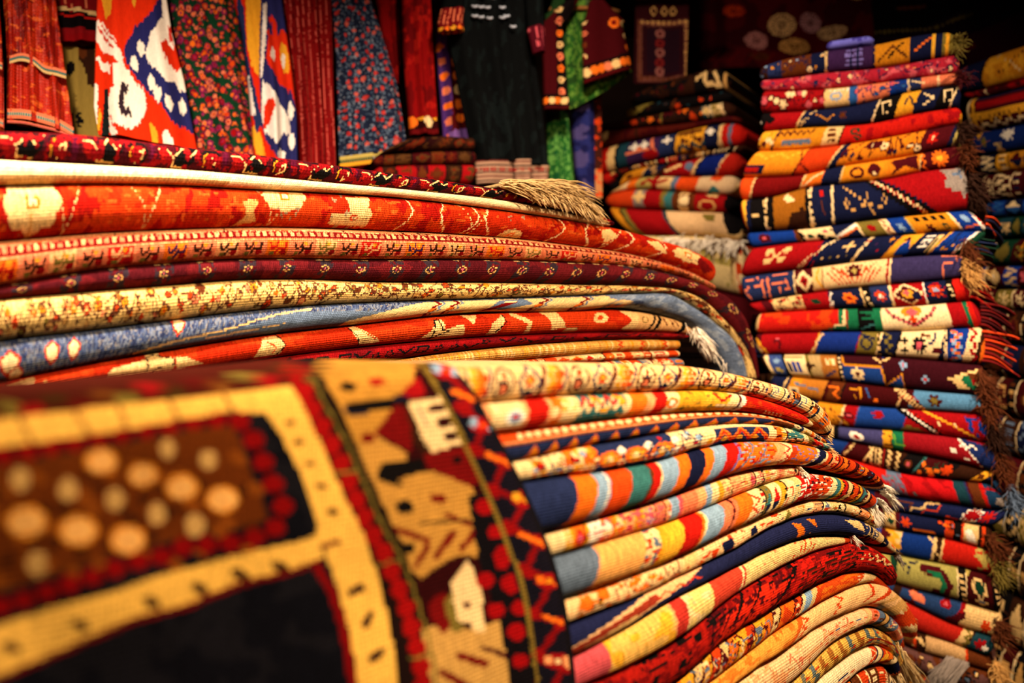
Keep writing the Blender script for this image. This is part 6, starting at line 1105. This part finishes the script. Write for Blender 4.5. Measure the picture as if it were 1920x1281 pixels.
def p_ikat2(c):
    c.fill((208, 40, 16)); Y0 = c.Yj.copy(); c.Yj = c.Yj+(vnoise(c.X/2.6, c.Y/60, 18)-.5)*10; W = (238, 232, 228); N_ = (38, 40, 98)
    c.poly([(455, -300), (480, -300), (488, 60), (484, 150), (470, 130), (462, 90), (458, 0)], 'gold'); c.poly([(440, -20), (456, 20), (462, 110), (480, 190), (490, 240), (478, 250), (465, 170), (448, 60)], 'indigo'); c.poly([(456, 120), (466, 150), (478, 220), (470, 215), (458, 170)], W)
    c.poly([(486, 0), (500, -20), (535, -30), (540, 60), (515, 90), (500, 60), (495, 120), (520, 160), (545, 180), (560, 230), (562, 310), (520, 310), (500, 270), (487, 230), (484, 140)], N_); c.poly([(490, 15), (498, 10), (496, 60), (490, 150), (486, 150)], W); c.line([(505, 40), (512, 50), (514, 75), (506, 84), (500, 70)], 9, (208, 40, 16)); c.poly([(500, 85), (530, 60), (545, 100), (545, 165), (512, 140), (497, 110)], (212, 44, 18))
    c.ell(531, 115, 8, 30, 'gold', 0, -8); c.ell(529, 118, 4, 14, W); c.ell(508, 108, 5, 12, W); c.poly([(490, 155), (502, 170), (520, 195), (540, 225), (545, 258), (530, 252), (515, 275), (505, 262), (494, 245), (488, 220)], W); c.poly([(494, 200), (506, 190), (512, 205), (502, 240), (492, 240)], (208, 44, 18)); c.ell(543, 212, 6, 15, W); c.ell(545, 268, 6, 15, W); c.ell(525, 295, 8, 12, W)
    c.poly([(472, 235), (490, 260), (498, 300), (482, 290), (470, 262)], 'gold'); c.poly([(440, -300), (455, -300), (446, -100), (436, -120)], W); c.poly([(500, -300), (530, -300), (525, -100), (495, -140)], W); c.Yj = Y0
gar('ikat_robe', 'narrower ikat robe with a yellow stripe, between green floral and red striped clothes', 'robe', [(436, 0), (452, 60), (465, 160), (478, 312)], [(528, 0), (545, 120), (556, 220), (558, 312)], 312, p_ikat2, .045, .016, 2, .05, None, 2.2, 8)
def p_stripe(c):
    c.fill((128, 16, 18))
    for x in range(505, 660, 11): c.line([(x, -330), (x+6, 60), (x+22, 320)], 1.6, (206, 90, 80)); c.line([(x+5, -330), (x+11, 60), (x+27, 320)], 1.0, (84, 8, 12))
gar('striped_dress', 'crimson dress with thin pale vertical stripes', 'dress', [(528, 0), (545, 120), (558, 240), (562, 330)], [(622, 0), (626, 160), (630, 330)], 330, p_stripe, .01, .018, 3, .05, None, 2.6, 9)
g = gar('floral_dress', 'slate blue dress with tiny red flowers and a yellow green hem', 'dress', [(622, 0), (630, 100), (636, 312)], [(694, 0), (718, 70), (745, 160), (768, 300)], 302, lambda c: (floral((28, 36, 60), [(120, 130, 150), 'slate', (80, 100, 125), (60, 80, 110)], 7, 1.9, 5, x0=610, x1=790)(c), [(c.ell(xx+rgf.uniform(-6, 6), yy+rgf.uniform(-7, 7), rgf.uniform(2.6, 4.4), rgf.uniform(3, 5), rgf.choice([(190, 56, 52), (170, 40, 40), (200, 90, 80)])), 0) for yy in range(-300, 310, 17) for xx in range(612, 790, 17)]), .03, .016, 3, .06, None, 2.6, 10, bottom=[(636, 300), (700, 292), (768, 286)], sh=34)
trimband(g, 'hem_band', [(637, 304), (700, 296), (768, 288)], 20, ['khaki', 'dgreen', 'gold', 'khaki'], .03, .034); trimband(g, 'hem_facing', [(648, 316), (700, 308), (766, 300)], 8, ['crim', 'dkred', 'crim', 'dkred'], .0, .02)
tube('price_tag_cord', [GARM.off(700, 294, .075), GARM.off(714, 312, .08)], .003, yarn_mat('grey'), g)
def p_vel(c): c.fill((128, 10, 12)); c.blobs((98, 8, 12), 30, .55, 2, asp=.4); c.blobs((156, 22, 18), 20, .68, 3, asp=.4)
g = gar('red_blouse', 'dark red blouse sleeve hanging between the blue floral dress and the plain red coat', 'blouse', [(702, 0), (712, 60), (728, 140)], [(752, 0), (752, 100), (750, 160)], 160, p_vel, -.04, .012, 2, .04, None, 4, 11); 
def p_coat(c):
    p_vel(c); c.put(c.Y > 223, (40, 6, 10)); c.dots(770, 830, 232, 28, 10, ['orange', 'cream']); c.dots(784, 830, 226, 28, 3, ['gold']); c.put(c.Y > 246, (90, 10, 14))
gar('red_coat', 'plain red velvet coat with a flowered band at its hem', 'coat', [(752, 0), (755, 100), (764, 200), (768, 254)], [(806, 0), (812, 120), (820, 254)], 254, p_coat, .02, .014, 2, .05, None, 3, 12)
def p_purp(c): c.fill((70, 40, 110)); c.dots(818, 870, 95, 60, 6, ['orange']); [c.ell(822+.12*(y-90), y, 6, 7, 'orange' if (y//28) % 2 else 'salmon') for y in range(90, 290, 28)]; c.poly([(838, 100), (850, 100), (885, 290), (842, 290)], (70, 10, 12)); [c.ell(848+.1*(y-120), y, 8, 9, 'orange' if (y//26) % 3 else 'sand') for y in range(120, 250, 26)]; c.poly([(838, 250), (900, 235), (900, 290), (838, 290)], (120, 84, 160)); c.flow(840, 890, ['gold', 'orange'], 10, 5, 'crim', 2)
gar('embroidered_dress', 'purple dress with an orange embroidered panel, half hidden by the black dress', 'dress', [(812, 0), (815, 80), (832, 280)], [(860, 0), (872, 150), (888, 290)], 286, p_purp, -.01, .014, 2, .04, None, 3, 13)
# black dress with cuffs, ornaments and a banded hem
def p_blk(c): c.fill((7, 9, 11)); c.blobs((12, 18, 20), 26, .6, 2, asp=.35)
g = gar('black_dress', 'long black dress with a cream banded hem and silver ornaments on the chest', 'dress', [(846, 0), (838, 60), (850, 120), (868, 210), (888, 305)], [(1006, 0), (1000, 60), (1005, 120), (1018, 210), (1028, 312)], 318, p_blk, .06, .020, 3, .06, None, 3, 14, bottom=[(888, 304), (960, 308), (1028, 316)], sh=70)
def hem(c):
    c.fill((158, 126, 106)); Y = c.Y-.0*c.X
    for y in range(296, 352, 7): c.put((c.Y > y) & (c.Y < y+2.6), (90, 40, 36) if (y//7) % 2 else (40, 30, 34))
    for x in range(880, 1040, 6): c.put((c.X > x) & (c.X < x+2) & (c.Y > 316) & (c.Y < 322), 'crim')
for (xa, xb, dy_, ya, yb) in ((890, 968, 0.085, 302, 344), (962, 996, .10, 300, 338), (992, 1030, .075, 312, 342)): cloth_sheet('hem_band', [(xa, ya), (xa+3, yb)], [(xb, ya), (xb-2, yb)], ya, yb, hem, g, GARM, dy_, .006, 1, .03, None, 2.6, int(xa))
def cuffs(c): c.fill((60, 10, 14)); [c.line([(x, 20), (x-4, 60)], 2, 'salmon') for x in range(818, 1040, 7)]; c.put((c.Y > 50) & (c.X < 880), (50, 30, 20)); c.dots(826, 876, 58, 12, 4, ['gold', 'orange'])
cloth_sheet('sleeve', [(846, -120), (832, -10), (820, 45), (822, 64)], [(880, -120), (872, -10), (868, 40), (870, 60)], -120, 60, lambda c: (p_blk(c), c.put(c.Y > 18, (100, 14, 20)), [c.line([(x, 20), (x-6, 46)], 1.8, 'salmon') for x in range(826, 880, 8)], c.dots(824, 872, 56, 11, 4, ['gold', 'orange'])), g, GARM, .10, .008, 1, .04, None, 3, 31)
cloth_sheet('sleeve', [(975, -120), (984, 0), (990, 60), (1000, 100)], [(1008, -120), (1018, 0), (1020, 60), (1021, 98)], -120, 100, lambda c: (p_blk(c), c.put(c.Y > 52, (74, 12, 26)), [c.line([(x, 56), (x+4, 90)], 2.2, 'pink') for x in range(990, 1024, 9)]), g, GARM, .10, .008, 1, .04, None, 3, 32)
SIL = plain('silver', (170, 180, 200), .3, 60, .1); S = []
for (x, y) in ((890, 12), (902, 13), (914, 14), (890, 30), (902, 32), (918, 34), (942, 14), (942, 33), (950, 30), (962, 50), (905, -6), (925, -4), (945, -6)):
    p = GARM.off(x, y, .098); tube('silver_ornament', [p+[-.008, 0, .001], p+[0, -.002, -.002], p+[.008, 0, .001]], .0035, SIL, g, 6)
# wine coat with green lining
def emb(c, xs, y0, y1, cs, r=8):
    k = 0
    for y in range(int(y0), int(y1), 22): c.ell(xs(y), y, r, r, cs[k % len(cs)]); c.ell(xs(y), y, r*.4, r*.4, 'dkred'); k += 1
def p_wl(c): c.fill((58, 6, 12)); c.poly([(1040, -400), (1080, -400), (1072, 210), (1040, 190)], (14, 8, 10)); emb(c, lambda y: 1044+.03*y, -200, 190, ['orange', 'sand', 'salmon'], 6.5); c.put(c.Y > 178, (20, 8, 10)); c.dots(1018, 1060, 191, 12, 6.5, ['orange', 'sand']); c.put(c.Y > 201, (60, 8, 12))
def p_wr(c): c.fill((58, 6, 12)); c.ell(1146, 46, 10, 10, 'orange'); c.ell(1146, 46, 5, 5, 'dkred'); emb(c, lambda y: 1092+.02*y, -200, 130, ['salmon', 'brown', 'sand'], 4.5); emb(c, lambda y: 1156+.2*y, -20, 125, ['sand', 'sand', 'orange'], 5.5); hy = 158-.28*(c.X-1092); c.put(c.Y > hy-34, (24, 8, 10)); [c.ell(x, 158-.28*(x-1092)-19, 8, 8, ['sand', 'orange', 'orange', 'salmon'][(x//13) % 4]) for x in range(1098, 1186, 13)]; c.put(c.Y > hy-7, (70, 8, 12))
def p_lin(c): c.fill((40, 88, 30)); c.blobs((90, 130, 50), 5, .55, 2, asp=.5); c.blobs((30, 60, 24), 14, .6, 3, asp=.4); c.flow(1050, 1190, ['khaki', 'ochre'], 30, 2.5, 'dgreen', 3)
root, p = garment('embroidered_coat', 1100, .03, 'open wine red coat with flower-embroidered edges and green lining', 'coat')
yt = topy(1100)
cloth_sheet('lining', [(1060, yt), (1048, yt+40), (1052, 0), (1062, 205)], [(1130, yt), (1165, yt+40), (1160, 0), (1186, 140)], yt, 200, p_lin, root, GARM, .0, .012, 3, .02, None, 3.4, 40, bottom=[(1062, 206), (1075, 204), (1100, 190), (1140, 168), (1188, 132)])
cloth_sheet('left_front', [(1060, yt), (1018, yt+40), (1014, 0), (1018, 204)], [(1085, yt), (1062, yt+40), (1050, 0), (1066, 204)], yt, 206, p_wl, root, GARM, .045, .010, 1, .03, None, 3, 41)
cloth_sheet('right_front', [(1105, yt), (1095, yt+40), (1090, 0), (1094, 158)], [(1130, yt), (1172, yt+40), (1156, 0), (1186, 132)], yt, 156, p_wr, root, GARM, .045, .010, 1, .03, None, 3, 42, bottom=[(1092, 158), (1140, 142), (1188, 128)])
finish(root, p, .02, 1040, 1160, yt+14)
def p_gp(c): c.fill((36, 96, 40)); c.blobs((92, 150, 72), 5, .56, 2, asp=.4); c.blobs((20, 76, 40), 9, .66, 4, asp=.4); c.put(c.Y < 226, (30, 60, 30))
gar('green_trousers', 'mottled green trouser leg hanging below the open wine coat', 'trousers', [(1022, 0), (1024, 210), (1030, 345)], [(1070, 0), (1066, 210), (1078, 345)], 352, p_gp, -.045, .010, 2, .035, None, 3, 43)
def p_bp(c): c.fill((34, 40, 104)); [c.ell(1092+8*math.sin(y), y, 14, 16, (70, 64, 120)) for y in range(0, 360, 50)]; c.blobs((24, 26, 76), 12, .58, 2)
gar('blue_dress', 'deep blue dress with faint violet rosettes beside the green trouser leg', 'dress', [(1074, 0), (1070, 210), (1078, 320), (1088, 375)], [(1112, 0), (1114, 210), (1116, 375)], 376, p_bp, -.05, .010, 2, .035, None, 3, 44)
gar('tan_shawl', 'narrow tan and salmon shawl edge hanging right of the blue dress', 'shawl', [(1112, 0), (1113, 300)], [(1124, 0), (1128, 300)], 372, lambda c: (c.fill((60, 26, 20)), c.put(c.Y > 318, (190, 130, 80)), c.blobs('rust', 7, .6, 2)), -.06, .004, 1, .02, None, 3, 45)
def p_wh(c):
    c.fill((46, 12, 18)); c.rect(1196, 1292, 36, 150, (110, 62, 52)); c.rect(1204, 1282, 46, 140, (44, 12, 20)); c.rect(1212, 1274, 52, 134, (34, 14, 26))
    for y in range(40, 150, 8): c.rect(1198, 1202, y, y+4, 'brown'); c.rect(1284, 1289, y, y+4, 'tan')
    for k, y in enumerate((60, 78, 95, 113, 130)): c.ell(1237, y, 9, 8, (150, 90, 84) if k % 2 == 0 else (120, 30, 30)); c.ell(1237, y, 4, 4, 'burg')
    for x in range(1204, 1290, 10): c.ell(x, 144, 3, 3, 'brown'); c.ell(x, 40, 3, 3, 'tan')
    for x in (1225, 1245, 1262): c.ell(x, 18, 6, 8, 'tan', .4)

# low folded pieces seen under the hems, behind the middle pile
LOW = Face(640, 1.98, 930, 2.16)
def lowp(a, b, sd):
    def f(c): c.fill(a); c.bands(680, 940, [a, b, 'dbrown'], ['brown', (80, 50, 24), (96, 30, 14)], sd, 18, 40, 0, None)
    return f
lows = pile(LOW, [(760, 262), (820, 256), (890, 260)], [
 ([(700, 292), (760, 288), (830, 284), (892, 284)], lowp((30, 14, 10), (36, 10, 12), 3), 'dark folded textile under the purple dress hem'),
 ([(700, 314), (790, 310), (892, 310)], lowp('maroon', 'brown', 5), 'brown patterned folded textile behind the middle pile'),
 ([(700, 350), (790, 350), (886, 346)], lowp('crim', 'burg', 7), 'dark red folded textile left of the black dress hem'),
 (zr(LOW, 700, 900, H+.28), lowp('burg', 'dbrown', 8), 'wine folded textile low behind the middle pile'),
], 'folded textiles behind the middle pile', cell=3.2, nv=12, depth=.2, mat=M_PILE)
plinth(LOW, 690, 900, .2, H+.277, 'tall dark bench behind the middle pile carrying folded textiles')
# ---- ceiling cloth with medallions, drapes and pale blue cloth in the upper right
def hangcloth(name, quad, paint, label, cat='textile', sagz=.03, n=60, thick=.008, mat=None):
    """quad: four (x, y, depth) corners: top-left, top-right, bottom-right, bottom-left"""
    a, b, c_, d = [np.array(P(*q)) for q in quad]; s = np.linspace(0, 1, n+1)[:, None, None]; t = np.linspace(0, 1, n+1)[None, :, None]
    G = (a*(1-s)+b*s)*(1-t)+(d*(1-s)+c_*s)*t; px = [(q[0], q[1]) for q in quad]
    S = s[..., 0]; T = t[..., 0]; X = (px[0][0]*(1-S)+px[1][0]*S)*(1-T)+(px[3][0]*(1-S)+px[2][0]*S)*T; Y = (px[0][1]*(1-S)+px[1][1]*S)*(1-T)+(px[3][1]*(1-S)+px[2][1]*S)*T
    G = G.copy(); G[..., 1] += sagz*(np.sin(S*9+T*2)*.4+vnoise(X/60, Y/60, n+7)-.5); G[..., 2] -= sagz*np.sin(S*math.pi)*.8
    G2 = G+np.array([0, thick, thick*.3]); m = n+1; V = np.vstack([G.reshape(-1, 3), G2.reshape(-1, 3)]); N1 = m*m
    i, j = np.meshgrid(np.arange(n), np.arange(n), indexing='ij'); q = i*m+j; F1 = np.stack([q, q+1, q+m+1, q+m], -1).reshape(-1, 4); F2 = F1[:, ::-1]+N1
    e = []
    for k in range(n):
        for (u, v) in ((k, k+1), (n*m+k, n*m+k+1), (k*m, (k+1)*m), (k*m+n, (k+1)*m+n)): e.append([u, v, v+N1, u+N1])
    F = np.vstack([F1, F2, np.array(e)]); cv = Cv((X[:-1, :-1]+X[1:, 1:])/2, (Y[:-1, :-1]+Y[1:, 1:])/2, 100.0, n); paint(cv)
    cc = cv.c.reshape(-1, 3); cols = np.vstack([cc, cc*.6, np.tile(cc[0], (len(e), 1))]); U = V[:, [0, 2]]
    o = mesh_obj(name, V, F, mat or M_CLOTH, None, cols, U[F].reshape(-1, 2)); return tag(o, label, cat)
def p_suz(c):
    c.fill((84, 12, 20)); c.blobs((60, 8, 16), 30, .55, 2)
    for (x, y, rx, ry, k) in ((1470, 31, 26, 20, (236, 190, 130)), (1528, 23, 24, 18, (210, 150, 160)), (1423, 61, 23, 17, (200, 130, 130)), (1571, 42, 26, 14, (220, 180, 130)), (1496, 69, 31, 15, (226, 166, 90)), (1428, 92, 20, 9, 'brown'), (1380, 8, 20, 12, 'rust'), (1620, -30, 26, 18, (236, 190, 130)), (1480, -60, 28, 20, (236, 190, 130)), (1400, -50, 26, 20, (210, 150, 160))):
        c.star(x, y, 1, k); dx = (c.X-x)/rx; dy = (c.Y-y)/ry; r = np.hypot(dx, dy); an = np.arctan2(dy, dx)
        c.put((r < 1), k); c.put((r < .95) & (r > .45) & (np.cos(an*18) > .7), 'burg'); c.put((r < .3), 'maroon'); c.put(r < .14, k)
    for x in range(1300, 1660, 34): c.line([(x, 108), (x+20, 84)], 3, 'dkred')
hangcloth('embroidered_hanging', [(1290, -90, 2.95), (1690, -90, 2.75), (1640, 96, 2.9), (1296, 128, 3.1)], p_suz, 'dark red embroidered cloth with cream and gold medallions hung high at the back', 'textile', .04, 110)
def p_dr(c): c.fill((30, 14, 30)); c.poly([(1640, -10), (1840, -10), (1700, 60), (1600, 70)], (12, 8, 12)); c.line([(1640, 60), (1760, 40), (1830, 10)], 6, 'olive', 9); c.poly([(1800, 60), (1960, -10), (1960, 110), (1830, 120)], (58, 12, 30)); c.line([(1790, 90), (1835, 70)], 5, 'dkred'); c.line([(1690, 8), (1740, 0)], 6, 'brown')
hangcloth('dark_drape', [(1640, -100, 2.75), (2040, -100, 2.45), (2040, 130, 2.5), (1640, 112, 2.8)], p_dr, 'dark purple drape hanging above the right stacks', 'textile', .04, 90)
hangcloth('wall_hanging', [(1194, -120, 2.62), (1296, -120, 2.62), (1286, 148, 2.62), (1189, 156, 2.62)], p_wh, 'small dark wall hanging with a framed column of rosettes, right of the wine coat', 'textile', .01, 80)
